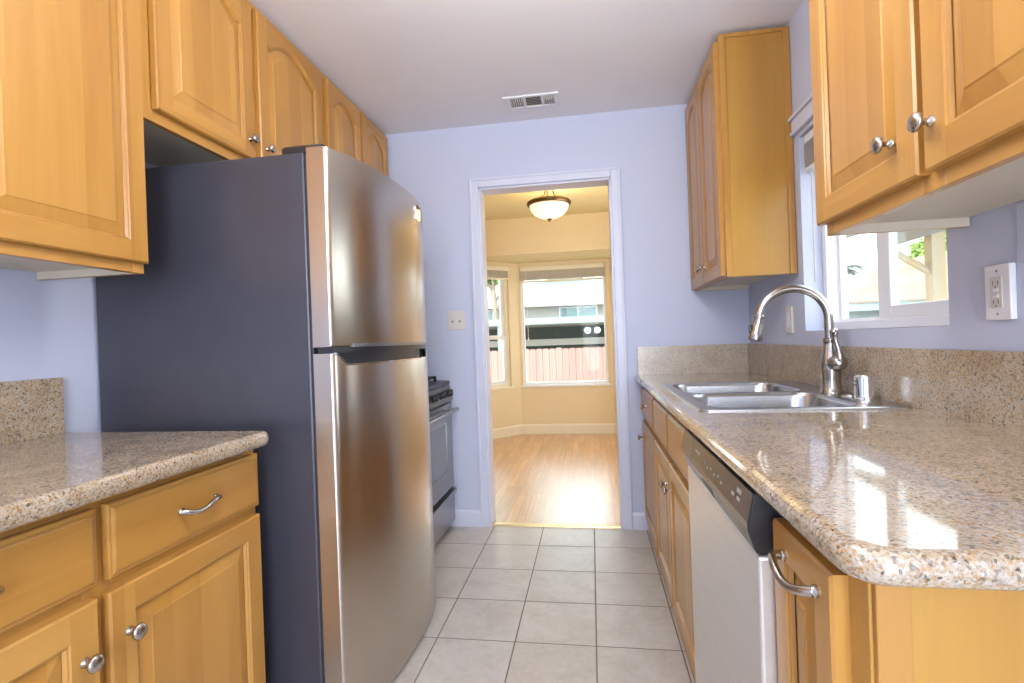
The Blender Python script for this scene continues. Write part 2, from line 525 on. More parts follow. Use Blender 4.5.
def arc(cx, cy, r, a0, a1, n):
    return [(cx + r * math.cos(math.radians(a0 + (a1 - a0) * i / n)), cy + r * math.sin(math.radians(a0 + (a1 - a0) * i / n))) for i in range(n + 1)]

# ------------------------------------------------------------------ room shell
YB, ZC, XR, XL = 3.108, 2.479, 0.90, -1.57
DX0, DX1, DZ = -0.655, 0.150, 2.090
k = MB(); k.box(XL - 0.1, XR + 0.1, -2.1, YB + 0.05, -0.12, 0.0)
structure('floor', k, M['tile'], label='beige square tile floor of the galley kitchen', cat='floor')
k = MB(); k.box(XL - 0.12, XR + 0.15, -2.1, YB + 0.12, ZC, ZC + 0.12)
structure('ceiling', k, M['ceiling'], label='flat white kitchen ceiling', cat='ceiling')
k = MB(); k.box(XL - 0.12, XL, -2.1, YB + 0.12, 0, ZC)
structure('wall_left', k, M['wall'], label='lilac white wall behind the refrigerator', cat='wall')
k = MB()
k.box(XL, DX0, YB, YB + 0.12, 0, ZC); k.box(DX1, XR, YB, YB + 0.12, 0, ZC); k.box(DX0, DX1, YB, YB + 0.12, DZ, ZC)
structure('wall_back', k, M['wall'], label='lilac white wall with the open doorway to the dining room', cat='wall')
WY0, WY1, WZ0, WZ1 = 1.455, 2.337, 1.137, 1.957
k = MB()
k.box(XR, XR + 0.15, -2.1, WY0, 0, ZC); k.box(XR, XR + 0.15, WY1, YB + 0.12, 0, ZC)
k.box(XR, XR + 0.15, WY0, WY1, 0, WZ0); k.box(XR, XR + 0.15, WY0, WY1, WZ1, ZC)
structure('wall_right', k, M['wall'], label='lilac white wall behind the sink', cat='wall')
k = MB()
k.box(XL, XR, -2.12, -2.02, 0, ZC)
structure('wall_front', k, M['wall'], label='wall facing the doorway', cat='wall')

# doorway casing, baseboards, threshold
k = MB()
def casing_leg(x0, x1):
    k.box(x0, x1, YB - 0.016, YB, 0, DZ + 0.045, bev=0.004)
casing_leg(DX0 - 0.045, DX0); casing_leg(DX1, DX1 + 0.045)
k.box(DX0, DX1, YB - 0.016, YB, DZ, DZ + 0.045, bev=0.004)
k.box(DX0 - 0.055, DX0 - 0.04, YB - 0.022, YB, 0, DZ + 0.055, bev=0.004); k.box(DX1 + 0.04, DX1 + 0.055, YB - 0.022, YB, 0, DZ + 0.055, bev=0.004)
k.box(DX0 - 0.04, DX1 + 0.04, YB - 0.022, YB, DZ + 0.04, DZ + 0.055, bev=0.004)
structure('trim_1', k, M['trim'], label='white casing around the doorway', cat='trim')
k = MB()
k.box(DX0 - 0.001, DX0 + 0.012, YB - 0.001, YB + 0.125, 0, DZ, bev=0.002); k.box(DX1 - 0.012, DX1 + 0.001, YB - 0.001, YB + 0.125, 0, DZ, bev=0.002)
k.box(DX0, DX1, YB - 0.001, YB + 0.125, DZ - 0.012, DZ + 0.001, bev=0.002)
structure('trim_2', k, M['trim'], label='white jamb lining of the doorway', cat='trim')
k = MB()
for x0, x1 in ((XL, DX0 - 0.056), (DX1 + 0.056, XR)):
    k.prism([(YB - 0.013, 0), (YB, 0), (YB, 0.10), (YB - 0.006, 0.10), (YB - 0.013, 0.085)], 'x', x0, x1)
structure('baseboard_back', k, M['trim'], label='white baseboard beside the doorway', cat='baseboard')
k = MB(); k.prism([(YB + 0.005, 0), (YB + 0.012, 0.010), (YB + 0.04, 0.012), (YB + 0.048, 0.0)], 'x', DX0 + 0.013, DX1 - 0.013)
structure('trim_3', k, M['brass'], label='brass threshold strip in the doorway', cat='threshold')
k = MB()
k.box(XR - 0.018, XR, WY0 - 0.05, WY1 + 0.05, WZ1 + 0.02, WZ1 + 0.035, bev=0.003)
k.box(XR - 0.012, XR, WY0 - 0.04, WY1 + 0.045, WZ1 + 0.035, WZ1 + 0.085, bev=0.003)
k.box(XR - 0.024, XR, WY0 - 0.05, WY1 + 0.052, WZ1 + 0.085, WZ1 + 0.1, bev=0.004)
structure('trim_4', k, M['trim'], label='white moulded head trim over the sink window', cat='trim')

# ------------------------------------------------------------------ kitchen window
w = thing('window_1', (XR + 0.1, (WY0 + WY1) / 2, WZ0), 'white vinyl sliding window over the sink', 'window', kind='structure')
k = MB()
a0, a1, b0, b1 = WY0, WY1, WZ0, WZ1
k.box(0.975, 1.05, a1 - 0.035, a1, b0, b1, bev=0.003); k.box(0.975, 1.05, a0, a0 + 0.035, b0, b1, bev=0.003)
k.box(0.975, 1.05, a0 + 0.035, a1 - 0.035, b0, b0 + 0.032, bev=0.003); k.box(0.975, 1.05, a0 + 0.035, a1 - 0.035, b1 - 0.032, b1, bev=0.003)
k.box(1.02, 1.045, a1 - 0.055, a1 - 0.035, b0 + 0.03, b1 - 0.03); k.box(1.02, 1.045, 1.86, a1 - 0.055, b0 + 0.03, b0 + 0.042)
k.build('frame', M['vinyl'], w)
k = MB()
s0, s1 = WY0 + 0.03, 1.955
k.box(0.99, 1.018, s1 - 0.075, s1, b0 + 0.03, b1 - 0.03, bev=0.004); k.box(0.99, 1.018, s0, s0 + 0.05, b0 + 0.03, b1 - 0.03, bev=0.004)
k.box(0.99, 1.018, s0 + 0.05, s1 - 0.075, b0 + 0.03, b0 + 0.075, bev=0.004); k.box(0.99, 1.018, s0 + 0.05, s1 - 0.075, b1 - 0.08, b1 - 0.03, bev=0.004)
sash = k.build('sash', M['vinyl'], w)
boxpart('pane', M['glass'], sash, 1.002, 1.006, s0 + 0.048, s1 - 0.073, b0 + 0.073, b1 - 0.078)
boxpart('pane', M['glass'], w, 1.028, 1.032, 1.86, a1 - 0.054, b0 + 0.04, b1 - 0.032)

bl = thing('window_blind', (0.94, 1.9, WZ1), 'raised grey slatted blind stacked at the head of the sink window', 'blind')
boxpart('headrail', M['vinyl'], bl, 0.915, 0.955, a0 + 0.012, a1 - 0.012, WZ1 - 0.035, WZ1 - 0.002, bev=0.003)
k = MB()
for i in range(14):
    z = WZ1 - 0.042 - i * 0.0068
    k.box(0.912, 0.96, a0 + 0.015, a1 - 0.015, z - 0.0016, z + 0.0016)
k.build('slat_stack', M['blind_grey'], bl)
boxpart('bottom_rail', M['vinyl'], bl, 0.914, 0.958, a0 + 0.015, a1 - 0.015, WZ1 - 0.152, WZ1 - 0.137, bev=0.004)
k = MB(); k.tube([(0.925, a1 - 0.05, WZ1 - 0.035), (0.925, a1 - 0.05, WZ1 - 0.62)], 0.0035, 8)
k.build('tilt_wand', M['blind_grey'], bl)

# ------------------------------------------------------------------ cabinet doors, knobs, pulls
def door_mesh(face_x, sign, y0, y1, z0, z1, arched, stile=0.056, thick=0.021):
    """raised-panel door in the plane x = face_x whose face looks along sign*x; returns (frame MB, panel MB)"""
    wdt, h = y1 - y0, z1 - z0
    def P(u, v, d):
        return (face_x + sign * d, y0 + u, z0 + v)   # d < 0 lies behind the face
    N = 17
    ul, ur, vb = stile, wdt - stile, stile
    if arched:
        rise = min(0.062, (ur - ul) * 0.22)
        vt = h - stile - rise + 0.006
        def top(s):
            e = 0.07
            if s < e or s > 1 - e: return 0.0
            q = (s - e) / (1 - 2 * e)
            return rise * max(0, math.sin(PI * q)) ** 0.75
        tops = [(1 - i / (N - 1), top(1 - i / (N - 1))) for i in range(N)]
    else:
        vt = h - stile
        tops = [(1.0, 0.0), (0.0, 0.0)]
    def loop(inset):
        a, b, c = ul + inset, ur - inset, vb + inset
        pts = [(a, c), (b, c)]
        for s, r in tops: pts.append((a + (b - a) * s, vt - inset + r))
        return pts
    F = MB()
    bm = F.bm
    lp = loop(0.0)
    fr = [F.v(*P(u, v, 0)) for u, v in lp]
    e = 0.004
    co = {n: F.v(*P(*p, 0)) for n, p in {'bl': (e, e), 'br': (wdt - e, e), 'tr': (wdt - e, h - e), 'tl': (e, h - e), 'bsl': (ul, e), 'bsr': (ur, e), 'tsl': (ul, h - e), 'tsr': (ur, h - e)}.items()}
    F.mi = 0
    F.face([co['bl'], co['bsl'], fr[0], fr[-1], co['tsl'], co['tl']])
    F.face([co['br'], co['tr'], co['tsr'], fr[2], fr[1], co['bsr']])
    F.mi = 1
    F.face([co['bsl'], co['bsr'], fr[1], fr[0]])
    tv = fr[2:]
    tu = [co['tsr']] + [F.v(*P(lp[2 + i][0], h - e, 0)) for i in range(1, len(tv) - 1)] + [co['tsl']]
    for i in range(len(tv) - 1): F.face([tv[i], tu[i], tu[i + 1], tv[i + 1]])
    F.mi = 0
    ring = [co['bl'], co['bsl'], co['bsr'], co['br'], co['tr']] + tu + [co['tl']]
    def out(v, grow, d):
        u = v.co.y - y0; w_ = v.co.z - z0
        u = 0 if u < e + 1e-5 else (wdt if u > wdt - e - 1e-5 else u)
        w_ = 0 if w_ < e + 1e-5 else (h if w_ > h - e - 1e-5 else w_)
        return F.v(*P(u, w_, d))
    r1 = [out(v, e, -e) for v in ring]
    r2 = [F.v(v.co.x - sign * (thick - e), v.co.y, v.co.z) for v in r1]
    n = len(ring)
    for A, B in ((ring, r1), (r1, r2)):
        for i in range(n): F.face([A[i], A[(i + 1) % n], B[(i + 1) % n], B[i]])
    # moulded inner edge
    def at(inset, d): return [F.v(*P(u, v, d)) for u, v in loop(inset)]
    prev = fr
    for ins, d in ((0.002, -0.003), (0.005, -0.004), (0.009, -0.010)):
        nx = at(ins, d)
        for i in range(len(prev)): F.face([prev[i], prev[(i + 1) % len(prev)], nx[(i + 1) % len(prev)], nx[i]])
        prev = nx
    G = MB()
    def atg(inset, d): return [P(u, v, d) for u, v in loop(inset)]
    G.loft([atg(0.007, -0.0118), atg(0.013, -0.0105), atg(0.038, -0.0035), atg(0.041, -0.0015), atg(0.044, -0.0015)], cap0=False, cap1=True)
    return F, G

KNOB = [(0.0095, 0), (0.009, 0.003), (0.0055, 0.006), (0.0052, 0.014), (0.009, 0.018), (0.0155, 0.021), (0.0165, 0.0245), (0.0145, 0.0285), (0.0085, 0.031), (0.0, 0.0318)]
def knob(x, y, z, sign, parent):
    k = MB(); k.lathe(KNOB, (x, y, z), (sign, 0, 0), 24)
    return k.build('knob', M['nickel'], parent, angle=75)

def pull(x, y, z, sign, parent, length=0.115):
    """wavy bow handle on two feet"""
    k = MB()
    L = length / 2
    path, rad = [], []
    for i in range(25):
        s = -1 + 2 * i / 24
        dx = 0.006 + 0.024 * max(0, math.cos(s * PI / 2)) ** 0.6
        path.append((x + sign * dx, y + s * L, z + 0.007 * math.sin(s * PI)))
        rad.append(0.0048 + 0.0026 * abs(s) ** 3 + 0.0012 * math.cos(s * PI / 2))
    k.tube(path, rad, 12)
    for s in (-1, 1):
        k.lathe([(0.0085, 0), (0.0085, 0.003), (0.006, 0.006), (0.0055, 0.010)], (x, y + s * L * 0.97, z), (sign, 0, 0), 16)
    return k.build('pull_handle', M['nickel'], parent)

def add_door(cab, face_x, sign, y0, y1, z0, z1, arched, knob_at=None, pull_at=None, stile=0.056):
    F, G = door_mesh(face_x, sign, y0, y1, z0, z1, arched, stile)
    d = F.build('door', [M['wood_z'], M['wood_y']], cab, angle=30)
    G.build('raised_panel', M['wood_z'], d, angle=25)
    if knob_at: knob(face_x, knob_at[0], knob_at[1], sign, d)
    if pull_at: pull(face_x, pull_at[0], pull_at[1], sign, d)
    return d

def drawer_front(cab, face_x, sign, y0, y1, z0, z1, name='drawer', knob_at=None, pull_at=None):
    k = MB()
    t0 = 0.020
    def lp(i, d): return [(face_x + sign * d, y0 + i, z0 + i), (face_x + sign * d, y1 - i, z0 + i), (face_x + sign * d, y1 - i, z1 - i), (face_x + sign * d, y0 + i, z1 - i)]
    k.loft([lp(0, -t0), lp(0, -0.006), lp(0.003, -0.0042), lp(0.007, -0.0036), lp(0.011, -0.0008), lp(0.014, 0)])
    d = k.build(name, M['wood_y'], cab, angle=20)
    if knob_at: knob(face_x, knob_at[0], knob_at[1], sign, d)
    if pull_at: pull(face_x, pull_at[0], pull_at[1], sign, d)
    return d

def face_frame(cab, x, sign, y0, y1, z0, z1, stiles, rails, depth=0.019):
    """x: front of the frame; stiles: [(y0, y1)], rails: [(z0, z1)]"""
    k = MB()
    k.mi = 0
    xb = x - sign * depth
    for a, b in stiles: k.box(x, xb, a, b, z0, z1, bev=0.0012, seg=1)
    k.mi = 1
    for c, d in rails:
        ss = sorted(stiles)
        for (a0_, a1_), (b0_, b1_) in zip(ss, ss[1:]):
            k.box(x, xb, a1_, b0_, c, d, bev=0.0012, seg=1)
    return k.build('face_frame', [M['wood_z'], M['wood_y']], cab)

def upper_carcass(cab, xback, xfront, y0, y1, z0, z1, lip=0.022):
    """sides, top, back and a recessed bottom panel"""
    k = MB(); t = 0.016
    k.mi = 0
    k.box(xback, xfront, y0, y0 + t, z0, z1, bev=0.001, seg=1); k.box(xback, xfront, y1 - t, y1, z0, z1, bev=0.001, seg=1)
    k.mi = 1
    k.box(xback, xfront, y0 + t, y1 - t, z0 + lip, z0 + lip + 0.014)
    k.box(xback, xfront, y0 + t, y1 - t, z1 - 0.016, z1)
    s = 1 if xfront > xback else -1
    k.box(xback, xback + s * 0.01, y0 + t, y1 - t, z0 + lip + 0.014, z1 - 0.016)
    k.box(xback, xfront, y1 - t - 0.001, y1 - t + 0.0005, z0 + 0.0005, z0 + lip)
    k.box(xback, xfront, y0 + t - 0.0005, y0 + t + 0.001, z0 + 0.0005, z0 + lip)
    return k.build('body', [M['veneer'], M['cab_inside']], cab)

# ------------------------------------------------------------------ left wall cabinets
LF = -1.21      # face of the doors
def left_upper(name_y0, y1, z0, z1, label, doors, knobs, zd0, zd1, group='maple wall cabinets on the refrigerator side'):
    y0 = name_y0
    c = thing('wall_cabinet', (XL, (y0 + y1) / 2, z0), label, 'cabinet', group)
    upper_carcass(c, XL + 0.003, LF - 0.040, y0, y1, z0, z1)
    st = [(y0, y0 + 0.035), (y1 - 0.035, y1)]
    if len(doors) > 1:
        m = (doors[0][1] + doors[1][0]) / 2
        st.insert(1, (m - 0.03, m + 0.03))
    face_frame(c, LF - 0.021, 1, y0, y1, z0, z1, st, [(z0, z0 + 0.045), (z1 - 0.05, z1)])
    for i, (a, b) in enumerate(doors):
        add_door(c, LF, 1, a, b, zd0, zd1, True, knobs[i] if knobs else None)
    return c
left_upper(0.33, 1.268, 1.364, 2.455, 'tall maple wall cabinet above the counter, ending short of the refrigerator', [(0.345, 0.79), (0.815, 1.265)], [(0.755, 1.47), None], 1.391, 2.43)
left_upper(1.276, 2.285, 1.812, 2.462, 'short maple wall cabinet directly over the refrigerator with two knobbed arched doors', [(1.312, 1.752), (1.788, 2.262)], [(1.722, 1.915), (1.822, 1.915)], 1.846, 2.440)
left_upper(2.293, 3.085, 1.812, 2.462, 'short maple wall cabinet over the range in the corner, two narrow arched doors', [(2.312, 2.672), (2.702, 3.060)], [(2.645, 1.90), (2.730, 1.90)], 1.846, 2.440)

# ------------------------------------------------------------------ left base cabinet, counter, backsplash
bc = thing('base_cabinet', (-1.25, 0.85, 0), 'maple base cabinet with bow handled drawers beside the refrigerator', 'cabinet')
LB = -0.95
k = MB(); k.box(XL + 0.004, LB - 0.042, 0.36, 1.343, 0.09, 0.874, bev=0.001, seg=1); k.box(XL + 0.004, LB - 0.09, 0.37, 1.33, 0.0, 0.09)
k.build('body', M['veneer'], bc)
face_frame(bc, LB - 0.021, 1, 0.36, 1.345, 0.09, 0.874, [(0.36, 0.40), (0.835, 0.895), (1.300, 1.345)], [(0.09, 0.13), (0.66, 0.705), (0.842, 0.874)])
drawer_front(bc, LB, 1, 0.375, 0.854, 0.697, 0.845, pull_at=(0.622, 0.772))
drawer_front(bc, LB, 1, 0.877, 1.340, 0.697, 0.845, pull_at=(1.110, 0.772))
add_door(bc, LB, 1, 0.375, 0.850, 0.105, 0.673, False, knob_at=(0.818, 0.570))
add_door(bc, LB, 1, 0.872, 1.337, 0.105, 0.673, False, knob_at=(0.912, 0.577))

def plan_outline(x0, x1, y0, y1, radii):
    """rounded rectangle, radii for corners (x0,y0),(x1,y0),(x1,y1),(x0,y1), counter-clockwise"""
    pts = []
    cs = [(x0, y0, 180), (x1, y0, 270), (x1, y1, 0), (x0, y1, 90)]
    for (x, y, a), r in zip(cs, radii):
        if r <= 0: pts.append((x, y)); continue
        cx = x + (r if x == x0 else -r); cy = y + (r if y == y0 else -r)
        pts += arc(cx, cy, r, a, a + 90, 8)
    return pts

def offset_poly(pts, d):
    n = len(pts); out = []
    for i in range(n):
        p0, p1, p2 = Vector(pts[i - 1]), Vector(pts[i]), Vector(pts[(i + 1) % n])
        e1 = (p1 - p0).normalized(); e2 = (p2 - p1).normalized()
        n1 = Vector((-e1.y, e1.x)); n2 = Vector((-e2.y, e2.x))
        b = (n1 + n2); b = b / max(0.3, b.dot(n1))
        out.append((p1.x + b.x * d, p1.y + b.y * d))
    return out

def slab(pts, z0, z1, r, hole=None, seg=8):
    """stone slab with a rounded (bullnose) edge all round"""
    k = MB(); bm = k.bm
    zm = (z0 + z1) / 2; hh = (z1 - z0) / 2
    loops = []
    for i in range(seg + 1):
        a = -90 + 180 * i / seg
        ins = r * (1 - math.cos(math.radians(a)))
        loops.append([(x, y, zm + hh * math.sin(math.radians(a))) for x, y in offset_poly(pts, ins)])
    vl = k.loft(loops, cap0=(hole is None), cap1=(hole is None))
    if hole:
        h0 = [bm.verts.new((x, y, z0)) for x, y in hole]; h1 = [bm.verts.new((x, y, z1)) for x, y in hole]
        n = len(hole)
        for i in range(n): k.face((h0[i], h0[(i + 1) % n], h1[(i + 1) % n], h1[i]))
        for ring, h in ((vl[0], h0), (vl[-1], h1)):
            es = []
            for L in (ring, h):
                for i in range(len(L)):
                    e = bm.edges.get((L[i], L[(i + 1) % len(L)])) or bm.edges.new((L[i], L[(i + 1) % len(L)]))
                    es.append(e)
            bmesh.ops.triangle_fill(bm, use_beauty=True, edges=es)
    return k

k = slab(plan_outline(XL + 0.003, -0.885, 0.34, 1.318, (0, 0, 0.035, 0)), 0.875, 0.915, 0.014)
tag(k.build('countertop', M['granite'], None, (-1.2, 0.85, 0.875)), 'granite countertop over the drawers beside the refrigerator', 'countertop')
k = MB(); k.box(XL + 0.002, XL + 0.022, 0.34, 1.300, 0.9146, 1.079, bev=0.001)
tag(k.build('backsplash', M['granite_rough'], None, (XL + 0.01, 0.85, 0.9155)), 'short granite backsplash strip on the wall left of the refrigerator', 'backsplash')

# ------------------------------------------------------------------ refrigerator
FY0, FY1, FZ, FX = 1.420, 2.240, 1.737, -0.757
fr = thing('refrigerator', (-1.15, 1.8, 0), 'tall two door stainless refrigerator with dark slate side panel', 'refrigerator')
k = MB(); k.box(-1.560, -0.826, FY0, FY1, 0.03, FZ - 0.012, bev=0.006)
for y in (FY0 + 0.05, FY1 - 0.05):
    k.lathe([(0.02, 0), (0.02, 0.035)], (-0.88, y, 0), (0, 0, 1), 16); k.lathe([(0.02, 0), (0.02, 0.035)], (-1.48, y, 0), (0, 0, 1), 16)
k.build('body', M['slate'], fr)
k = MB(); k.box(-0.8265, -0.818, FY0 + 0.006, FY1 - 0.006, 0.05, FZ - 0.02)
k.build('gasket', M['gasket'], fr)
def bow(y):
    u = (y - (FY0 + FY1) / 2) / ((FY1 - FY0) / 2)
    return FX + 0.066 * (1 - abs(u) ** 2.7) + 0.010 * (u + 1)
def fridge_door(name, zlo, zhi, topf=None):
    """bowed front; topf(y) lowers the top edge"""
    k = MB()
    n = 48
    ys = [FY0, FY0 + 0.002, FY0 + 0.006] + [FY0 + (FY1 - FY0) * i / n for i in range(1, n)] + [FY1 - 0.006, FY1 - 0.002, FY1]
    loops = []
    r = 0.006
    xb = -0.818
    for i, y in enumerate(ys):
        zt = zhi if topf is None else topf(y)
        e = min(y - FY0, FY1 - y)
        x = bow(y) - (0.006 if e < 1e-6 else 0.0022 if e < 0.004 else 0.0)
        loops.append([(xb, y, zlo), (x - r, y, zlo), (x - r * .3, y, zlo + r * .3), (x, y, zlo + r), (x, y, zt - r), (x - r * .3, y, zt - r * .3), (x - r, y, zt), (xb, y, zt)])
    k.loft(loops)
    return k.build(name, M['fridge_steel'], fr, angle=40, flat_area=0.022)
fridge_door('upper_door', 1.141, FZ)
def notch(y):
    a, b = 1.475, 2.085
    if y < a - 0.045 or y > b + 0.02: return 1.121
    if y < a: return 1.121 - 0.036 * (0.5 - 0.5 * math.cos(PI * (y - a + 0.045) / 0.045))
    if y > b: return 1.121 - 0.036 * (0.5 + 0.5 * math.cos(PI * (y - b) / 0.02))
    return 1.085
fridge_door('lower_door', 0.014, 1.121, notch)
def strip(name, m, z0f, z1f, off0, off1, ya, yb):
    k = MB(); loops = []
    for i in range(41):
        y = ya + (yb - ya) * i / 40
        x = bow(y)
        loops.append([(x + off0, y, z0f(y)), (x + off1, y, z0f(y)), (x + off1, y, z1f(y)), (x + off0, y, z1f(y))])
    k.loft(loops)
    return k.build(name, m, fr, angle=40, flat_area=None)
strip('hinge_bar', M['black'], lambda y: 1.1215, lambda y: 1.1405, -0.05, -0.006, FY0 + 0.004, FY1 - 0.004)
strip('handle_pocket', M['black'], lambda y: 1.07, lambda y: 1.1215, -0.045, -0.024, 1.45, 2.10)
strip('handle_lip', M['chrome'], lambda y: notch(y) - 0.002, lambda y: notch(y) + 0.0022, -0.012, 0.0015, 1.432, 2.104)
strip('grip_edge', M['steel'], lambda y: 1.1385, lambda y: 1.149, -0.01, 0.006, 1.49, 2.13)
k = MB(); k.prism([(FY0 + 0.005, FZ - 0.013), (FY0 + 0.005, FZ + 0.004), (FY0 + 0.018, FZ + 0.016), (FY0 + 0.05, FZ + 0.018), (FY0 + 0.075, FZ + 0.012), (FY0 + 0.085, FZ - 0.013)], 'x', -0.90, -0.775, bev=0.004)
k.build('hinge_cover', M['black'], fr)
k = MB()
yb_ = 2.035
def bz(y, z): return (y, z - 0.012)
k.prism([bz(yb_ - 0.03, 1.655), bz(yb_ + 0.03, 1.655), bz(yb_ + 0.036, 1.663), bz(yb_ + 0.036, 1.712), bz(yb_ + 0.03, 1.72), bz(yb_ - 0.03, 1.72), bz(yb_ - 0.036, 1.712), bz(yb_ - 0.036, 1.663)], 'x', -0.004, 0.003, bev=0.0015)
_sl = (bow(yb_ + 0.03) - bow(yb_ - 0.03)) / 0.06
for v_ in k.bm.verts: v_.co.x += bow(yb_) + _sl * (v_.co.y - yb_)
k.build('badge', M['chrome'], fr)

# ------------------------------------------------------------------ range
SX, SY0, SY1 = -0.865, 2.315, 3.075
st = thing('gas_range', (-1.2, 2.7, 0), 'stainless gas range with black cooktop between the refrigerator and the far wall', 'range')
k = MB(); k.box(-1.56, SX - 0.035, SY0, SY1, 0.03, 0.885); k.box(-1.55, SX - 0.08, SY0 + 0.02, SY1 - 0.02, 0, 0.03)
k.build('body', M['steel'], st)
k = MB(); k.box(-1.56, SX - 0.005, SY0, SY1, 0.885, 0.912, bev=0.006); k.box(-1.56, -1.50, SY0, SY1, 0.912, 0.99, bev=0.006)
k.build('cooktop', M['black'], st)
k = MB(); k.prism([(SX - 0.04, 0.79), (SX + 0.008, 0.79), (SX + 0.010, 0.80), (SX - 0.008, 0.884), (SX - 0.04, 0.884)], 'y', SY0, SY1, bev=0.002)
cp = k.build('control_panel', M['panel_grey'], st)
for i in range(5):
    y = SY0 + 0.075 + i * 0.1525
    k = MB(); k.lathe([(0.024, 0), (0.024, 0.006), (0.018, 0.010), (0.017, 0.026), (0.014, 0.030), (0, 0.030)], (SX - 0.002, y, 0.838), (1, 0, 0.2), 24)
    k.box(SX + 0.008, SX + 0.033, y - 0.004, y + 0.004, 0.824, 0.862, bev=0.002)
    k.build('knob', M['black'], cp)
k = MB(); y0, y1, z0, z1 = SY0 + 0.004, SY1 - 0.004, 0.268, 0.775
wy0, wy1, wz0, wz1 = SY0 + 0.13, SY1 - 0.13, 0.385, 0.665
for b in ((y0, wy0, z0, z1), (wy1, y1, z0, z1), (wy0, wy1, z0, wz0), (wy0, wy1, wz1, z1)):
    k.box(SX - 0.034, SX, *b, bev=0.002)
od = k.build('oven_door', M['steel'], st)
k = MB(); k.box(SX - 0.03, SX - 0.004, wy0 - 0.002, wy1 + 0.002, wz0 - 0.002, wz1 + 0.002)
k.build('oven_window', M['oven_glass'], od)
k = MB()
k.tube([(SX + 0.042, SY0 + 0.03, 0.738), (SX + 0.042, SY1 - 0.03, 0.738)], 0.012, 16)
for y in (SY0 + 0.055, SY1 - 0.055):
    k.box(SX - 0.002, SX + 0.042, y - 0.012, y + 0.012, 0.728, 0.748, bev=0.004)
k.build('oven_handle', M['steel'], od, flat_area=None)
k = MB(); k.box(SX - 0.034, SX, y0, y1, 0.055, 0.25, bev=0.004); k.prism([(SX - 0.002, 0.232), (SX + 0.018, 0.236), (SX + 0.018, 0.250), (SX - 0.002, 0.250)], 'y', y0, y1, bev=0.002)
k.build('storage_drawer', M['steel'], st)
for cx in (-1.38, -1.06):
    for cy in (SY0 + 0.2, SY1 - 0.2):
        k = MB()
        r = 0.13
        for s in (-1, 0, 1):
            k.box(cx - r, cx + r, cy + s * 0.11 - 0.006, cy + s * 0.11 + 0.006, 0.93, 0.945, bev=0.002); k.box(cx + s * 0.11 - 0.006, cx + s * 0.11 + 0.006, cy - r, cy + r, 0.93, 0.945, bev=0.002)
        for sx in (-1, 1):
            for sy in (-1, 1): k.box(cx + sx * 0.12 - 0.007, cx + sx * 0.12 + 0.007, cy + sy * 0.12 - 0.007, cy + sy * 0.12 + 0.007, 0.911, 0.944)
        k.lathe([(0.045, 0), (0.045, 0.008), (0.035, 0.012), (0, 0.012)], (cx, cy, 0.911), (0, 0, 1), 24)
        k.build('burner_grate', M['black_iron'], st)

# ------------------------------------------------------------------ right wall cabinets
RF = 0.570
def right_upper(y0, y1, z0, z1, label, doors, knobs, zd0, zd1, face):
    c = thing('wall_cabinet', (XR, (y0 + y1) / 2, z0), label, 'cabinet', 'maple wall cabinets on the sink side')
    upper_carcass(c, XR - 0.003, face + 0.040, y0, y1, z0, z1)
    m = (doors[0][1] + doors[1][0]) / 2
    face_frame(c, face + 0.021, -1, y0, y1, z0, z1, [(y0, y0 + 0.035), (m - 0.03, m + 0.03), (y1 - 0.035, y1)], [(z0, z0 + 0.04), (z1 - 0.045, z1)])
    for i, (a, b) in enumerate(doors):
        add_door(c, face, -1, a, b, zd0, zd1, True, knobs[i])
    return c
right_upper(0.52, 1.385, 1.371, 2.46, 'maple wall cabinet hanging over the counter near the wall outlet', [(0.545, 0.972), (0.990, 1.394)], [(0.948, 1.478), (1.063, 1.483)], 1.400, 2.44, 0.570)
fc = right_upper(2.395, 3.10, 1.388, 2.462, 'maple wall cabinet in the far corner beyond the sink window', [(2.402, 2.742), (2.752, 3.09)], [(2.712, 1.475), (2.785, 1.475)], 1.395, 2.435, 0.583)
k = MB(); k.mi = 0
k.box(0.604, 0.632, 2.389, 2.396, 1.388, 2.462, bev=0.0015, seg=1); k.box(0.868, 0.897, 2.389, 2.396, 1.388, 2.462, bev=0.0015, seg=1); k.box(0.632, 0.868, 2.389, 2.396, 2.444, 2.462, bev=0.0015, seg=1)
k.build('edge_trim', M['wood_z'], fc)

# ------------------------------------------------------------------ right base cabinets
RB = 0.275
def right_base(y0, y1, label):
    c = thing('base_cabinet', (0.6, (y0 + y1) / 2, 0), label, 'cabinet', 'maple base cabinets under the sink counter')
    return c
def base_body(c, y0, y1, hollow=False):
    k = MB()
    if hollow:
        k.box(RB + 0.040, 0.89, y0, y0 + 0.016, 0.0, 0.874); k.box(RB + 0.040, 0.89, y1 - 0.016, y1, 0.0, 0.874)
        k.box(RB + 0.040, 0.89, y0 + 0.016, y1 - 0.016, 0.07, 0.086); k.box(0.88, 0.89, y0 + 0.016, y1 - 0.016, 0.086, 0.874)
    else:
        k.box(RB + 0.040, 0.89, y0, y1, 0.0, 0.874, bev=0.001, seg=1)
    return k.build('body', M['veneer'], c)
c1 = right_base(2.482, 3.10, 'maple base cabinet in the far corner with one drawer and one door')
base_body(c1, 2.482, 3.10)
face_frame(c1, RB + 0.021, -1, 2.482, 3.10, 0.0, 0.874, [(2.482, 2.512), (3.03, 3.10)], [(0.0, 0.105), (0.645, 0.70), (0.838, 0.874)])
drawer_front(c1, RB, -1, 2.494, 3.045, 0.690, 0.848, knob_at=(2.77, 0.77))
add_door(c1, RB, -1, 2.494, 3.045, 0.095, 0.655, False, knob_at=(3.00, 0.565))
c2 = right_base(1.495, 2.480, 'wide maple sink base cabinet with two doors and two blank drawer fronts')
base_body(c2, 1.495, 2.480, True)
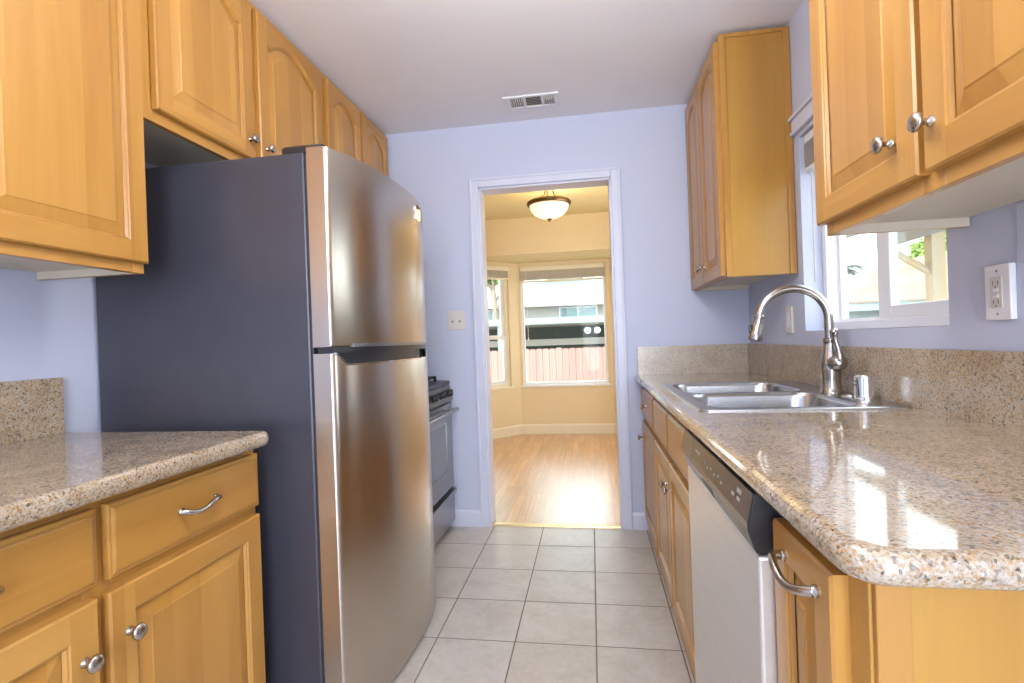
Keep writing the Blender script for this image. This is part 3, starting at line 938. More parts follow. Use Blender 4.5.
face_frame(c2, RB + 0.021, -1, 1.495, 2.480, 0.0, 0.874, [(1.495, 1.55), (1.995, 2.055), (2.442, 2.480)], [(0.0, 0.105), (0.645, 0.70), (0.838, 0.874)])
drawer_front(c2, RB, -1, 2.034, 2.468, 0.685, 0.842, 'blank_drawer_front')
drawer_front(c2, RB, -1, 1.535, 2.018, 0.685, 0.842, 'blank_drawer_front')
add_door(c2, RB, -1, 2.032, 2.468, 0.095, 0.655, False, knob_at=(2.070, 0.560))
add_door(c2, RB, -1, 1.530, 2.018, 0.095, 0.655, False, knob_at=(1.980, 0.560))
c3 = right_base(0.625, 0.874, 'narrow maple base cabinet at the counter end with a nickel pull')
k = MB(); k.box(RB + 0.040, 0.89, 0.628, 0.874, 0.0, 0.874, bev=0.001, seg=1)
k.build('body', M['veneer'], c3)
face_frame(c3, RB + 0.021, -1, 0.625, 0.874, 0.0, 0.874, [(0.625, 0.68), (0.860, 0.874)], [(0.0, 0.105), (0.85, 0.874)])
add_door(c3, RB, -1, 0.670, 0.871, 0.100, 0.842, False, pull_at=(0.765, 0.803), stile=0.048)
k = MB(); k.box(RB + 0.024, 0.335, 0.616, 0.628, 0.0, 0.874, bev=0.002)
k.build('end_stile', M['wood_z'], c3)
k = MB(); k.box(0.335, 0.89, 0.621, 0.628, 0.0, 0.874)
k.build('end_panel', M['veneer'], c3)

# ------------------------------------------------------------------ dishwasher
DWX, DY0, DY1 = 0.254, 0.879, 1.490
dw = thing('dishwasher', (0.55, (DY0 + DY1) / 2, 0), 'stainless dishwasher with smoky front control panel under the granite counter', 'dishwasher')
k = MB(); k.box(0.316, 0.87, DY0 + 0.003, DY1 - 0.003, 0.10, 0.868); k.box(0.36, 0.86, DY0 + 0.01, DY1 - 0.01, 0.0, 0.10)
k.build('tub', M['black'], dw)
k = MB(); k.box(DWX, 0.314, DY0, DY1, 0.105, 0.776, bev=0.006, seg=3)
k.build('door', M['dw_steel'], dw)
prof = [(0.314, 0.779), (0.2540, 0.779), (0.2510, 0.784), (0.2420, 0.816), (0.2420, 0.828), (0.2520, 0.8760), (0.314, 0.8760)]
k = MB(); k.prism(prof, 'y', DY0, DY1, bev=0.0015)
cpn = k.build('control_panel', M['black'], dw)
k = MB(); k.prism([(0.2505, 0.784), (0.2405, 0.8155), (0.2405, 0.8285), (0.2500, 0.8758), (0.2524, 0.8758), (0.2440, 0.828), (0.2440, 0.816), (0.2535, 0.7845)], 'y', DY0 + 0.004, DY1 - 0.001)
k.build('fascia', M['panel_grey'], cpn)
def on_panel(s):   # a point on the sloping upper fascia, s from its lower edge to its upper edge
    return (0.2405 + (0.2500 - 0.2405) * s, 0.8285 + (0.8758 - 0.8285) * s)
def mark(y0, y1, s0, s1):
    a, b = on_panel(s0), on_panel(s1)
    k = MB()
    k.prism([(a[0] - 0.0007, a[1]), (b[0] - 0.0007, b[1]), (b[0] + 0.0004, b[1]), (a[0] + 0.0004, a[1])], 'y', y0, y1)
    k.build('panel_marking', M['marking'], cpn)
mark(1.265, 1.315, 0.50, 0.60)
for y in (0.935, 0.97): mark(y, y + 0.018, 0.36, 0.48)
mark(0.935, 0.96, 0.62, 0.78)
for i in range(6): mark(1.055 + 0.03 * i, 1.066 + 0.03 * i, 0.3 + 0.1 * (i % 2), 0.38 + 0.1 * (i % 2))
k = MB(); k.prism([(0.2490, 0.786), (0.2430, 0.803), (0.2470, 0.803), (0.2525, 0.786)], 'y', 1.155, 1.255)
k.build('handle_recess', M['black'], cpn)
k = MB(); k.prism([(0.2398, 0.8285), (0.2493, 0.8758), (0.2510, 0.8758), (0.2410, 0.828), (0.2410, 0.816), (0.2500, 0.787), (0.2495, 0.787), (0.2398, 0.816)], 'y', 1.362, 1.365)
k.build('panel_seam', M['slot'], cpn)

# ------------------------------------------------------------------ right counter, backsplashes
SKX0, SKX1, SKY0, SKY1 = 0.305, 0.871, 1.545, 2.405
hole = plan_outline(SKX0 + 0.02, SKX1 - 0.02, SKY0 + 0.02, SKY1 - 0.02, (0.03,) * 4)
k = slab(plan_outline(0.247, XR - 0.002, 0.553, YB - 0.002, (0.045, 0, 0, 0)), 0.877, 0.915, 0.018, hole)
tag(k.build('countertop', M['granite'], None, (0.58, 1.8, 0.875)), 'long polished granite countertop holding the sink', 'countertop')
k = MB(); k.box(XR - 0.022, XR - 0.002, 0.555, YB - 0.023, 0.9146, 1.0775, bev=0.001)
tag(k.build('backsplash', M['granite_rough'], None, (XR - 0.012, 1.7, 0.9155)), 'long granite backsplash below the sink window', 'backsplash')
k = MB(); k.box(0.268, XR - 0.002, YB - 0.022, YB - 0.002, 0.9146, 1.0775, bev=0.001)
tag(k.build('backsplash', M['granite_rough'], None, (0.58, YB - 0.012, 0.9155)), 'short granite backsplash on the far wall in the corner', 'backsplash')

# ------------------------------------------------------------------ sink
sk = thing('kitchen_sink', (0.585, 1.97, 0.915), 'double bowl stainless sink set into the granite counter', 'sink')
def rr(x0, x1, y0, y1, r): return plan_outline(x0, x1, y0, y1, (r,) * 4)
BX0, BX1 = 0.342, 0.765
bowls = [(SKY0 + 0.038, 1.955), (1.992, SKY1 - 0.038)]
k = MB(); bm = k.bm
out = [rr(SKX0, SKX1, SKY0, SKY1, 0.03)]
zt = 0.9205
L0 = [(x, y, 0.9152) for x, y in out[0]]
L1 = [(x, y, 0.9190) for x, y in out[0]]
L2 = [(x, y, zt + 0.001) for x, y in offset_poly(out[0], 0.004)]
L3 = [(x, y, zt) for x, y in offset_poly(out[0], 0.012)]
vl = k.loft([L0, L1, L2, L3], cap0=False, cap1=False)
es = []
rings = [vl[-1]]
for y0, y1 in bowls:
    rings.append([bm.verts.new((x, y, zt)) for x, y in rr(BX0, BX1, y0, y1, 0.07)])
for L in rings:
    for i in range(len(L)):
        a, b = L[i], L[(i + 1) % len(L)]
        es.append(bm.edges.get((a, b)) or bm.edges.new((a, b)))
bmesh.ops.triangle_fill(bm, use_beauty=True, edges=es)
k.build('rim', M['sink_steel'], sk)
for y0, y1 in bowls:
    k = MB()
    lps = []
    for ins, z, r in ((0, zt, .07), (0.003, zt - 0.004, .068), (0.006, zt - 0.012, .066), (0.014, 0.80, .062), (0.018, 0.765, .06), (0.03, 0.748, .055), (0.055, 0.740, .04), (0.11, 0.737, .03)):
        lps.append([(x, y, z) for x, y in rr(BX0 + ins, BX1 - ins, y0 + ins, y1 - ins, r)])
    k.loft(lps, cap0=False, cap1=True)
    b = k.build('bowl', M['sink_steel'], sk, angle=60, flat_area=0.008)
    k = MB(); k.lathe([(0.045, 0), (0.045, 0.002), (0.038, 0.003), (0.034, 0.0015), (0.0, 0.0015)], ((BX0 + BX1) / 2, (y0 + y1) / 2, 0.7372), (0, 0, 1), 28)
    k.build('drain', M['chrome'], b)

# ------------------------------------------------------------------ faucet
FXc, FYc, FZ0 = 0.817, 1.925, 0.9206
fa = thing('kitchen_faucet', (FXc, FYc, FZ0), 'tall gooseneck nickel faucet with pull down spray head on the sink deck', 'faucet')
k = MB(); k.lathe([(0.036, 0), (0.036, 0.004), (0.0335, 0.008), (0.031, 0.03), (0.0305, 0.05), (0.0325, 0.075), (0.0325, 0.095), (0.029, 0.120), (0.0235, 0.145), (0.0205, 0.165), (0.0198, 0.175), (0.0218, 0.179), (0.0218, 0.186), (0.018, 0.189)], (FXc, FYc, FZ0), (0, 0, 1), 32)
k.build('body', M['faucet'], fa, flat_area=None)
k = MB()
RA = 0.1115
zc = 1.177
path = [(FXc, FYc, FZ0 + 0.183), (FXc, FYc, 1.14)]
for i in range(0, 29):
    a = math.radians(0 + 172 * i / 28)
    path.append((FXc - RA + RA * math.cos(a), FYc + 0.02 * (1 - math.cos(a)) / 2, zc + RA * math.sin(a)))
k.tube(path, 0.0150, 20)
k.build('spout', M['faucet'], fa, flat_area=None)
e0, e1 = Vector(path[-2]), Vector(path[-1])
dr = (e1 - e0).normalized()
k = MB(); k.lathe([(0.0155, -0.008), (0.0190, -0.004), (0.0190, 0.002), (0.0175, 0.006), (0.0185, 0.03), (0.0225, 0.058), (0.0250, 0.076), (0.0240, 0.082), (0.0195, 0.084), (0.0, 0.084)], e1, dr, 28)
hd = k.build('spray_head', M['faucet'], fa)
pb = e1 + dr * 0.045 + Vector((-0.019, 0, 0.0))
k = MB(); k.box(pb.x - 0.007, pb.x + 0.004, pb.y - 0.007, pb.y + 0.007, pb.z - 0.017, pb.z + 0.017, bev=0.003)
k.build('spray_button', M['black'], hd)
k = MB()
k.lathe([(0.027, 0), (0.029, 0.012), (0.0285, 0.026), (0.024, 0.040), (0.015, 0.048), (0, 0.050)], (FXc + 0.004, FYc - 0.010, FZ0 + 0.100), (0.30, -1, 0.18), 24)
hx, hy = FXc + 0.006, FYc - 0.040
k.tube([(hx + 0.004, hy, FZ0 + 0.105), (hx + 0.006, hy - 0.004, FZ0 + 0.128), (hx + 0.002, hy - 0.003, FZ0 + 0.152), (hx - 0.004, hy, FZ0 + 0.178), (hx - 0.006, hy, FZ0 + 0.198), (hx - 0.006, hy - 0.003, FZ0 + 0.213), (hx - 0.005, hy - 0.007, FZ0 + 0.220)], [0.019, 0.0125, 0.0085, 0.0080, 0.0100, 0.0120, 0.006], 14)
k.build('lever_handle', M['faucet'], fa)
k = MB(); k.lathe([(0.034, 0), (0.034, 0.004), (0.027, 0.007), (0.0262, 0.010), (0.0262, 0.066), (0.025, 0.071), (0.020, 0.074), (0, 0.075)], (0.824, 1.722, FZ0), (0, 0, 1), 32)
k.mi = 1
for dz in (0.042, 0.054): k.box(0.824 - 0.0275, 0.824 - 0.025, 1.722 - 0.008, 1.722 + 0.008, FZ0 + dz, FZ0 + dz + 0.006)
tag(k.build('air_gap_cap', [M['chrome'], M['slot']], None, (0.824, 1.722, FZ0)), 'shiny chrome air gap cap on the sink deck beside the faucet', 'air gap')
k = MB(); k.lathe([(0.021, 0), (0.021, 0.002), (0.018, 0.005), (0.008, 0.0075), (0, 0.008)], (0.815, 1.800, FZ0), (0, 0, 1), 28)
tag(k.build('hole_cover', M['chrome'], None, (0.815, 1.800, FZ0)), 'small flat metal disc covering a sink hole between faucet and air gap', 'hole cover')

# ------------------------------------------------------------------ outlets, switches, vent
def plate_on_right_wall(yc, zc, wdt, h, m, label, cat, name, outlet=True, depth=0.012):
    o = thing(name, (XR, yc, zc), label, cat)
    k = MB(); k.prism([(yc - wdt / 2, zc - h / 2), (yc + wdt / 2, zc - h / 2), (yc + wdt / 2, zc + h / 2), (yc - wdt / 2, zc + h / 2)], 'x', XR - depth, XR - 0.0005, bev=0.003)
    k.build('cover_plate', m, o)
    return o
o = plate_on_right_wall(1.278, 1.207, 0.072, 0.122, M['plate'], 'white outlet plate above the granite backsplash beside the corner of the wall cabinet', 'outlet', 'wall_outlet', depth=0.014)
k = MB(); k.box(XR - 0.0165, XR - 0.0142, 1.278 - 0.017, 1.278 + 0.017, 1.207 - 0.034, 1.207 + 0.034, bev=0.001)
k.build('receptacle', M['plate_dim'], o)
for dz in (-0.021, 0.021):
    k = MB()
    for dy in (-0.007, 0.007): k.box(XR - 0.0172, XR - 0.0163, 1.278 + dy - 0.0012, 1.278 + dy + 0.0012, 1.207 + dz - 0.004, 1.207 + dz + 0.005)
    k.lathe([(0.0025, 0), (0.0025, 0.0006)], (XR - 0.0164, 1.278, 1.207 + dz - 0.009), (-1, 0, 0), 10)
    k.build('slots', M['slot'], o)
k = MB()
for dy in (-0.007, 0.006): k.box(XR - 0.0178, XR - 0.0163, 1.278 - 0.008, 1.278 + 0.008, 1.207 + dy - 0.004, 1.207 + dy + 0.004, bev=0.0008)
k.build('test_button', M['plate'], o)
for dz in (-0.047, 0.047):
    k = MB(); k.lathe([(0.0032, 0), (0.0032, 0.0008), (0, 0.0012)], (XR - 0.0138, 1.278, 1.207 + dz), (-1, 0, 0), 10)
    k.build('screw', M['nickel'], o)
o = plate_on_right_wall(2.492, 1.190, 0.070, 0.122, M['plate_dim'], 'ivory outlet plate on the shaded wall behind the faucet', 'outlet', 'wall_outlet')
k = MB(); k.box(XR - 0.0145, XR - 0.0122, 2.492 - 0.017, 2.492 + 0.017, 1.190 - 0.034, 1.190 + 0.034, bev=0.001)
k.build('receptacle', M['plate'], o)
o = plate_on_right_wall(1.175, 1.328, 0.115, 0.125, M['wall'], 'flat square cover plate painted like the wall at the picture edge', 'cover plate', 'wall_plate', depth=0.006)
o = thing('light_switch', (-0.823, YB, 1.280), 'two gang light switch plate on the wall beside the doorway', 'switch')
k = MB(); k.prism([(-0.880, 1.222), (-0.764, 1.222), (-0.764, 1.340), (-0.880, 1.340)], 'y', YB - 0.008, YB - 0.0005, bev=0.003)
k.build('cover_plate', M['plate_dim'], o)
for x in (-0.846, -0.800):
    k = MB(); k.box(x - 0.005, x + 0.005, YB - 0.010, YB - 0.0075, 1.268, 1.292); k.mi = 1
    k.box(x - 0.0035, x + 0.0035, YB - 0.018, YB - 0.009, 1.280, 1.291, bev=0.001)
    k.build('toggle', [M['slot'], M['plate']], o)

v = thing('ceiling_vent', (-0.28, 2.86, ZC), 'white louvred air vent set in the ceiling before the doorway wall', 'vent')
VX0, VX1, VY0, VY1 = -0.432, -0.128, 2.782, 2.940
k = MB()
k.box(VX0, VX1, VY0, VY0 + 0.018, ZC - 0.010, ZC - 0.0005, bev=0.002); k.box(VX0, VX1, VY1 - 0.030, VY1, ZC - 0.010, ZC - 0.0005, bev=0.002)
k.box(VX0, VX0 + 0.035, VY0 + 0.018, VY1 - 0.03, ZC - 0.010, ZC - 0.0005, bev=0.002); k.box(VX1 - 0.025, VX1, VY0 + 0.018, VY1 - 0.03, ZC - 0.010, ZC - 0.0005, bev=0.002)
for x in (-0.318, -0.218): k.box(x - 0.008, x + 0.008, VY0 + 0.018, VY1 - 0.03, ZC - 0.009, ZC - 0.0005, bev=0.002)
k.build('frame', M['plate'], v)
k = MB(); k.box(VX0 + 0.03, VX1 - 0.02, VY0 + 0.014, VY1 - 0.026, ZC - 0.0025, ZC - 0.0008)
k.build('duct_opening', M['vent_dark'], v)
k = MB()
for x0, x1 in ((VX0 + 0.035, -0.326), (-0.210, VX1 - 0.025)):
    n = 6
    for i in range(n):
        x = x0 + (x1 - x0) * (i + 0.5) / n
        k.box(x - 0.0032, x + 0.0032, VY0 + 0.018, VY1 - 0.03, ZC - 0.008, ZC - 0.002)
for i in range(6):
    y = VY0 + 0.02 + (VY1 - 0.052 - VY0) * (i + 0.5) / 6
    k.prism([(y - 0.006, ZC - 0.0075), (y - 0.005, ZC - 0.0085), (y + 0.004, ZC - 0.003), (y + 0.003, ZC - 0.0022)], 'x', -0.310, -0.226)
k.build('louvre', M['plate_dim'], v)

# ------------------------------------------------------------------ dining room
DC = 2.48
DYB, DYF = 6.22, 5.56      # bay glass wall, bay opening
BXL, BXR = -0.862, 0.245
BD = DYB - DYF
SOF = 2.085
k = MB(); k.prism([(-2.4, YB + 0.05), (0.95, YB + 0.05), (0.95, DYF), (BXR + BD, DYF), (BXR + 0.1, DYB + 0.12), (BXL - 0.1, DYB + 0.12), (BXL - BD, DYF), (-2.4, DYF)], 'z', -0.12, 0.0)
structure('floor_dining', k, M['oak'], label='honey oak strip floor of the dining room', cat='floor')
k = MB(); k.box(-2.5, 1.05, YB + 0.12, DYF + 0.02, DC, DC + 0.15)
structure('ceiling_dining', k, M['cream_ceiling'], label='cream dining room ceiling', cat='ceiling')
k = MB(); k.prism([(BXR + BD + 0.05, DYF + 0.1), (BXR + 0.06, DYB + 0.16), (BXL - 0.06, DYB + 0.16), (BXL - BD - 0.05, DYF + 0.1)], 'z', SOF, SOF + 0.2)
structure('ceiling_bay', k, M['cream_ceiling'], label='low cream ceiling inside the bay', cat='ceiling')
k = MB(); k.box(-2.5, 1.05, DYF, DYF + 0.1, SOF, DC); k.box(-2.5, BXL - BD, DYF, DYF + 0.1, 0, SOF); k.box(BXR + BD, 1.05, DYF, DYF + 0.1, 0, SOF)
structure('wall_bay_header', k, M['cream'], label='cream header wall over the bay opening', cat='wall')
k = MB(); k.box(-2.5, -2.4, YB + 0.12, DYF + 0.1, 0, DC)
structure('wall_dining_left', k, M['cream'], label='cream dining room side wall', cat='wall')
k = MB(); k.box(0.95, 1.05, YB + 0.121, DYF + 0.1, 0, DC)
structure('wall_dining_right', k, M['cream'], label='cream dining room side wall opposite', cat='wall')
k = MB()
k.box(-2.5, DX0 - 0.001, YB + 0.121, YB + 0.13, 0, DC); k.box(DX1 + 0.001, 0.95, YB + 0.121, YB + 0.13, 0, DC); k.box(DX0, DX1, YB + 0.121, YB + 0.13, DZ, DC)
structure('wall_dining_front', k, M['cream'], label='dining room face of the doorway wall', cat='wall')
# bay back wall with its window opening
QX0, QX1, QZ0, QZ1 = -0.835, 0.200, 0.590, 2.035
k = MB()
k.box(BXL - 0.05, QX0, DYB, DYB + 0.12, 0, SOF); k.box(QX1, BXR + 0.05, DYB, DYB + 0.12, 0, SOF)
k.box(QX0, QX1, DYB, DYB + 0.12, 0, QZ0); k.box(QX0, QX1, DYB, DYB + 0.12, QZ1, SOF)
structure('wall_bay_back', k, M['cream'], label='cream wall of the bay under the large window', cat='wall')
def angled(px, py, dx, dy):
    """matrix: local x along the wall, local y outward, z up"""
    e = Vector((dx, dy, 0)).normalized()
    n = Vector((-e.y, e.x, 0))
    return Matrix(((e.x, n.x, 0, px), (e.y, n.y, 0, py), (0, 0, 1, 0), (0, 0, 0, 1)))
AL = (DYB - DYF) * math.sqrt(2)
def local(mat, fn):
    q = MB(); fn(q)
    bmesh.ops.transform(q.bm, matrix=mat, verts=q.bm.verts[:])
    return q
# left bay wall runs from (BXL-.9, DYF) to (BXL, DYB)
ML = angled(BXL - BD, DYF, 1, 1)
MR = angled(BXR, DYB, 1, -1)
WA0, WA1 = 0.17, AL - 0.14
def bay_side(q, wa0, wa1):
    q.box(0, wa0, 0, 0.12, 0, SOF); q.box(wa1, AL, 0, 0.12, 0, SOF); q.box(wa0, wa1, 0, 0.12, 0, QZ0); q.box(wa0, wa1, 0, 0.12, QZ1, SOF)
structure('wall_bay_left', local(ML, lambda q: bay_side(q, WA0, WA1)), M['cream'], label='angled cream wall of the bay holding the narrow window', cat='wall')
structure('wall_bay_right', local(MR, lambda q: bay_side(q, 0.14, 0.76)), M['cream'], label='opposite angled cream wall of the bay', cat='wall')
k = MB()
k.prism([(DYB - 0.014, 0), (DYB, 0), (DYB, 0.12), (DYB - 0.006, 0.12), (DYB - 0.014, 0.10)], 'x', BXL, BXR)
structure('baseboard_bay_back', k, M['cream_trim'], label='cream baseboard under the large bay window', cat='baseboard')
structure('baseboard_bay_left', local(ML, lambda q: q.prism([(-0.014, 0), (0, 0), (0, 0.12), (-0.006, 0.12), (-0.014, 0.10)], 'x', 0.0, AL)), M['cream_trim'], label='cream baseboard along the angled bay wall', cat='baseboard')
structure('baseboard_bay_right', local(MR, lambda q: q.prism([(-0.014, 0), (0, 0), (0, 0.12), (-0.006, 0.12), (-0.014, 0.10)], 'x', 0.0, AL)), M['cream_trim'], label='cream baseboard along the opposite angled bay wall', cat='baseboard')

def bay_window(name, mat, x0, x1, label, hung, base):
    w = thing(name, base, label, 'window', kind='structure')
    def frame(q):
        q.box(x0, x0 + 0.035, 0.03, 0.10, QZ0, QZ1, bev=0.003); q.box(x1 - 0.035, x1, 0.03, 0.10, QZ0, QZ1, bev=0.003)
        q.box(x0 + 0.035, x1 - 0.035, 0.03, 0.10, QZ0, QZ0 + 0.035, bev=0.003); q.box(x0 + 0.035, x1 - 0.035, 0.03, 0.10, QZ1 - 0.035, QZ1, bev=0.003)
        q.box(x0 - 0.02, x1 + 0.02, -0.022, 0.03, QZ0 - 0.02, QZ0 + 0.004, bev=0.003)
    local(mat, frame).build('frame', M['cream_trim'] if hung else M['vinyl'], w)
    if hung:
        zm = 1.19
        def s(zl, zh, d):
            def g(q):
                q.box(x0 + 0.035, x0 + 0.075, d, d + 0.03, zl, zh, bev=0.003); q.box(x1 - 0.075, x1 - 0.035, d, d + 0.03, zl, zh, bev=0.003)
                q.box(x0 + 0.075, x1 - 0.075, d, d + 0.03, zl, zl + 0.045, bev=0.003); q.box(x0 + 0.075, x1 - 0.075, d, d + 0.03, zh - 0.045, zh, bev=0.003)
            return g
        for zl, zh, d in ((QZ0 + 0.035, zm + 0.02, 0.036), (zm - 0.02, QZ1 - 0.035, 0.068)):
            sh = local(mat, s(zl, zh, d)).build('sash', M['vinyl'], w)
            local(mat, lambda q: q.box(x0 + 0.073, x1 - 0.073, d + 0.013, d + 0.017, zl + 0.043, zh - 0.043)).build('pane', M['glass'], sh)
    else:
        local(mat, lambda q: q.box(x0 + 0.033, x1 - 0.033, 0.062, 0.066, QZ0 + 0.033, QZ1 - 0.033)).build('pane', M['glass'], w)
    return w
MBk = angled(0, DYB, 1, 0)
bay_window('window_2', MBk, QX0, QX1, 'large fixed bay window facing the doorway', False, ((QX0 + QX1) / 2, DYB, QZ0))
pL = ML @ Vector(((WA0 + WA1) / 2, 0, QZ0))
bay_window('window_3', ML, WA0, WA1, 'narrow double hung window in the angled bay wall', True, tuple(pL))
pR = MR @ Vector((0.45, 0, QZ0))
bay_window('window_4', MR, 0.14, 0.76, 'double hung window in the opposite angled bay wall', True, tuple(pR))

def raised_blind(mat, x0, x1, base, label, zlow, cord=True):
    b = thing('window_blind', base, label, 'blind', 'raised blinds in the bay windows')
    local(mat, lambda q: q.box(x0 + 0.01, x1 - 0.01, -0.03, 0.022, QZ1 - 0.055, QZ1 - 0.004, bev=0.004)).build('headrail', M['cream_trim'], b)
    def sl(q):
        n = int((QZ1 - 0.06 - zlow) / 0.0075)
        for i in range(n):
            z = QZ1 - 0.062 - i * 0.0075
            q.box(x0 + 0.014, x1 - 0.014, -0.026, 0.022, z - 0.0022, z + 0.0022)
    local(mat, sl).build('slat_stack', M['blind'], b)
    local(mat, lambda q: q.box(x0 + 0.012, x1 - 0.012, -0.027, 0.023, zlow - 0.022, zlow, bev=0.004)).build('bottom_rail', M['cream_trim'], b)
    if cord:
        def cd(q):
            q.tube([(x0 + 0.085, -0.036, QZ1 - 0.05), (x0 + 0.088, -0.036, 1.17)], 0.003, 8); q.lathe([(0.003, 0.03), (0.008, 0.02), (0.009, 0.0), (0, -0.004)], (x0 + 0.088, -0.036, 1.145), (0, 0, 1), 12)
        local(mat, cd).build('pull_cord', M['cream_trim'], b)
    return b
raised_blind(MBk, QX0, QX1, ((QX0 + QX1) / 2, DYB, QZ1), 'raised cream blind bunched at the top of the large bay window', 1.865)
raised_blind(ML, WA0, WA1, tuple(ML @ Vector(((WA0 + WA1) / 2, 0, QZ1))), 'raised cream blind bunched at the top of the narrow angled window', 1.90, False)

PX, PY = -0.313, 4.40
pl = thing('pendant_lamp', (PX, PY, DC), 'glowing bowl pendant lamp with bronze rim hanging in the dining room', 'lamp')
k = MB(); k.lathe([(0.0, 0), (0.065, 0.0), (0.065, 0.012), (0.05, 0.028), (0.02, 0.036), (0, 0.036)], (PX, PY, DC - 0.0005), (0, 0, -1), 32)
k.build('canopy', M['bronze'], pl)
for a in (90, 210, 330):
    ca, sa = math.cos(math.radians(a + 20)), math.sin(math.radians(a + 20))
    k = MB(); k.tube([(PX + 0.03 * ca, PY + 0.03 * sa, DC - 0.03), (PX + 0.05 * ca, PY + 0.05 * sa, 2.37), (PX + 0.165 * ca, PY + 0.165 * sa, 2.315)], 0.005, 8)
    k.build('rod', M['bronze'], pl)
k = MB(); k.lathe([(0.168, 0.02), (0.182, 0.022), (0.190, 0.012), (0.190, 0.0), (0.182, -0.012), (0.168, -0.016), (0.160, 0.0), (0.168, 0.02)], (PX, PY, 2.300), (0, 0, 1), 48, cap=False)
k.build('rim', M['bronze'], pl, flat_area=None)
k = MB()
prof = [(0.166 * math.cos(math.radians(t * 9)), -0.008 - 0.118 * math.sin(math.radians(t * 9))) for t in range(11)]
k.lathe([(0.150 * math.cos(math.radians(t * 9)), -0.008 - 0.110 * math.sin(math.radians(t * 9))) for t in range(10)][::-1] + prof[:10], (PX, PY, 2.300), (0, 0, 1), 48)
k.build('glass_bowl', M['alabaster'], pl, flat_area=None)
k = MB(); k.lathe([(0.024, 0.004), (0.022, -0.008), (0.010, -0.014), (0.007, -0.024), (0, -0.028)], (PX, PY, 2.176), (0, 0, 1), 20)
k.build('finial', M['bronze'], pl)

# unseen roof slab above the rooms, added to keep the sun out
k = MB(); k.box(-2.9, 1.35, -2.6, DYF + 0.3, 2.76, 2.9)
structure('roof', k, M['roofing'], label='unseen roof slab added above the rooms to keep the sun out', cat='roof')

# ------------------------------------------------------------------ outdoors
k = MB(); k.box(-45, 45, 3.5, 70, -0.75, -0.65); k.box(1.4, 45, -30, 3.5, -0.75, -0.65)
structure('ground', k, M['ground'], label='bare garden ground outside', cat='ground')

fn = thing('garden_fence', (-1.0, 9.2, -0.65), 'weathered reddish board fence beyond the bay windows', 'fence')
k = MB()
x = -7.0
while x < 4.5:
    h = 0.985 + random.uniform(-0.012, 0.012)
    k.prism([(x, -0.65), (x + 0.112, -0.65), (x + 0.112, h - 0.02), (x + 0.09, h), (x + 0.022, h), (x, h - 0.02)], 'y', 9.2, 9.22)
    x += 0.118
k.build('boards', M['fence'], fn)
for i in range(5):
    boxpart('post', M['fence'], fn, -6.6 + i * 2.5, -6.5 + i * 2.5, 9.225, 9.32, -0.65, 0.9)
for z in (-0.3, 0.55): boxpart('rail', M['fence'], fn, -7.0, 4.5, 9.222, 9.26, z, z + 0.09)

cpt = thing('carport', (-1.2, 17, -0.65), 'long open carport with pale fascia behind the fence', 'carport')
boxpart('fascia', M['teal'], cpt, -9, 3.5, 15.9, 16.1, 1.64, 1.83)
boxpart('roof_deck', M['roof_pale'], cpt, -9, 3.5, 16.1, 21.5, 1.66, 1.76)
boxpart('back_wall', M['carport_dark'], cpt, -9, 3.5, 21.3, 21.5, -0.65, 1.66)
boxpart('low_wall', M['stucco'], cpt, -9, 3.5, 18.4, 18.6, 0.94, 1.17)
for i in range(3): boxpart('post', M['teal'], cpt, -7.2 + i * 4.3, -7.08 + i * 4.3, 15.95, 16.07, -0.65, 1.63)
for xx in (-0.10, 0.24):
    k = MB(); k.lathe([(0.11, 0), (0.11, 0.05), (0.08, 0.09), (0, 0.10)], (xx, 18.35, 1.43), (0, -1, 0), 20)
    tag(k.build('wall_lamp', M['lamp_white'], None, (xx, 18.3, 1.43)), 'round white lamp in the dark carport behind the fence, ' + ('left one of the pair' if xx < 0 else 'right one of the pair'), 'lamp', 'round carport lamps')

bd = thing('apartment_building', (-1, 26, -0.65), 'pale stucco building with a long sloping roof behind the carport', 'building')
boxpart('wall', M['stucco'], bd, -14, 9, 24.5, 31, -0.65, 3.0)
k = MB(); k.prism([(23.8, 2.86), (28.0, 4.25), (32, 2.86), (32, 2.7), (23.8, 2.7)], 'x', -14.5, 9.5)
k.build('roof', M['roof_pale'], bd)
for x0, x1 in ((-1.45, 0.35), (-6.2, -4.6)):
    f_ = boxpart('window', M['vinyl'], bd, x0, x1, 24.4, 24.5, 2.02, 2.68)
    for i in range(2):
        xa = x0 + 0.06 + i * (x1 - x0 - 0.06) / 2
        boxpart('pane', M['window_dark'], f_, xa, xa + (x1 - x0) / 2 - 0.09, 24.385, 24.41, 2.08, 2.62)
        boxpart('curtain', M['siding'], f_, xa + 0.10, xa + 0.3, 24.375, 24.384, 2.08, 2.62)
k = MB(); k.box(-2.8, 2.2, 27.4, 28.4, 3.95, 4.33); k.box(-2.2, -0.3, 27.3, 28.4, 4.33, 4.45)
k.build('roof_equipment', M['teal'], bd)

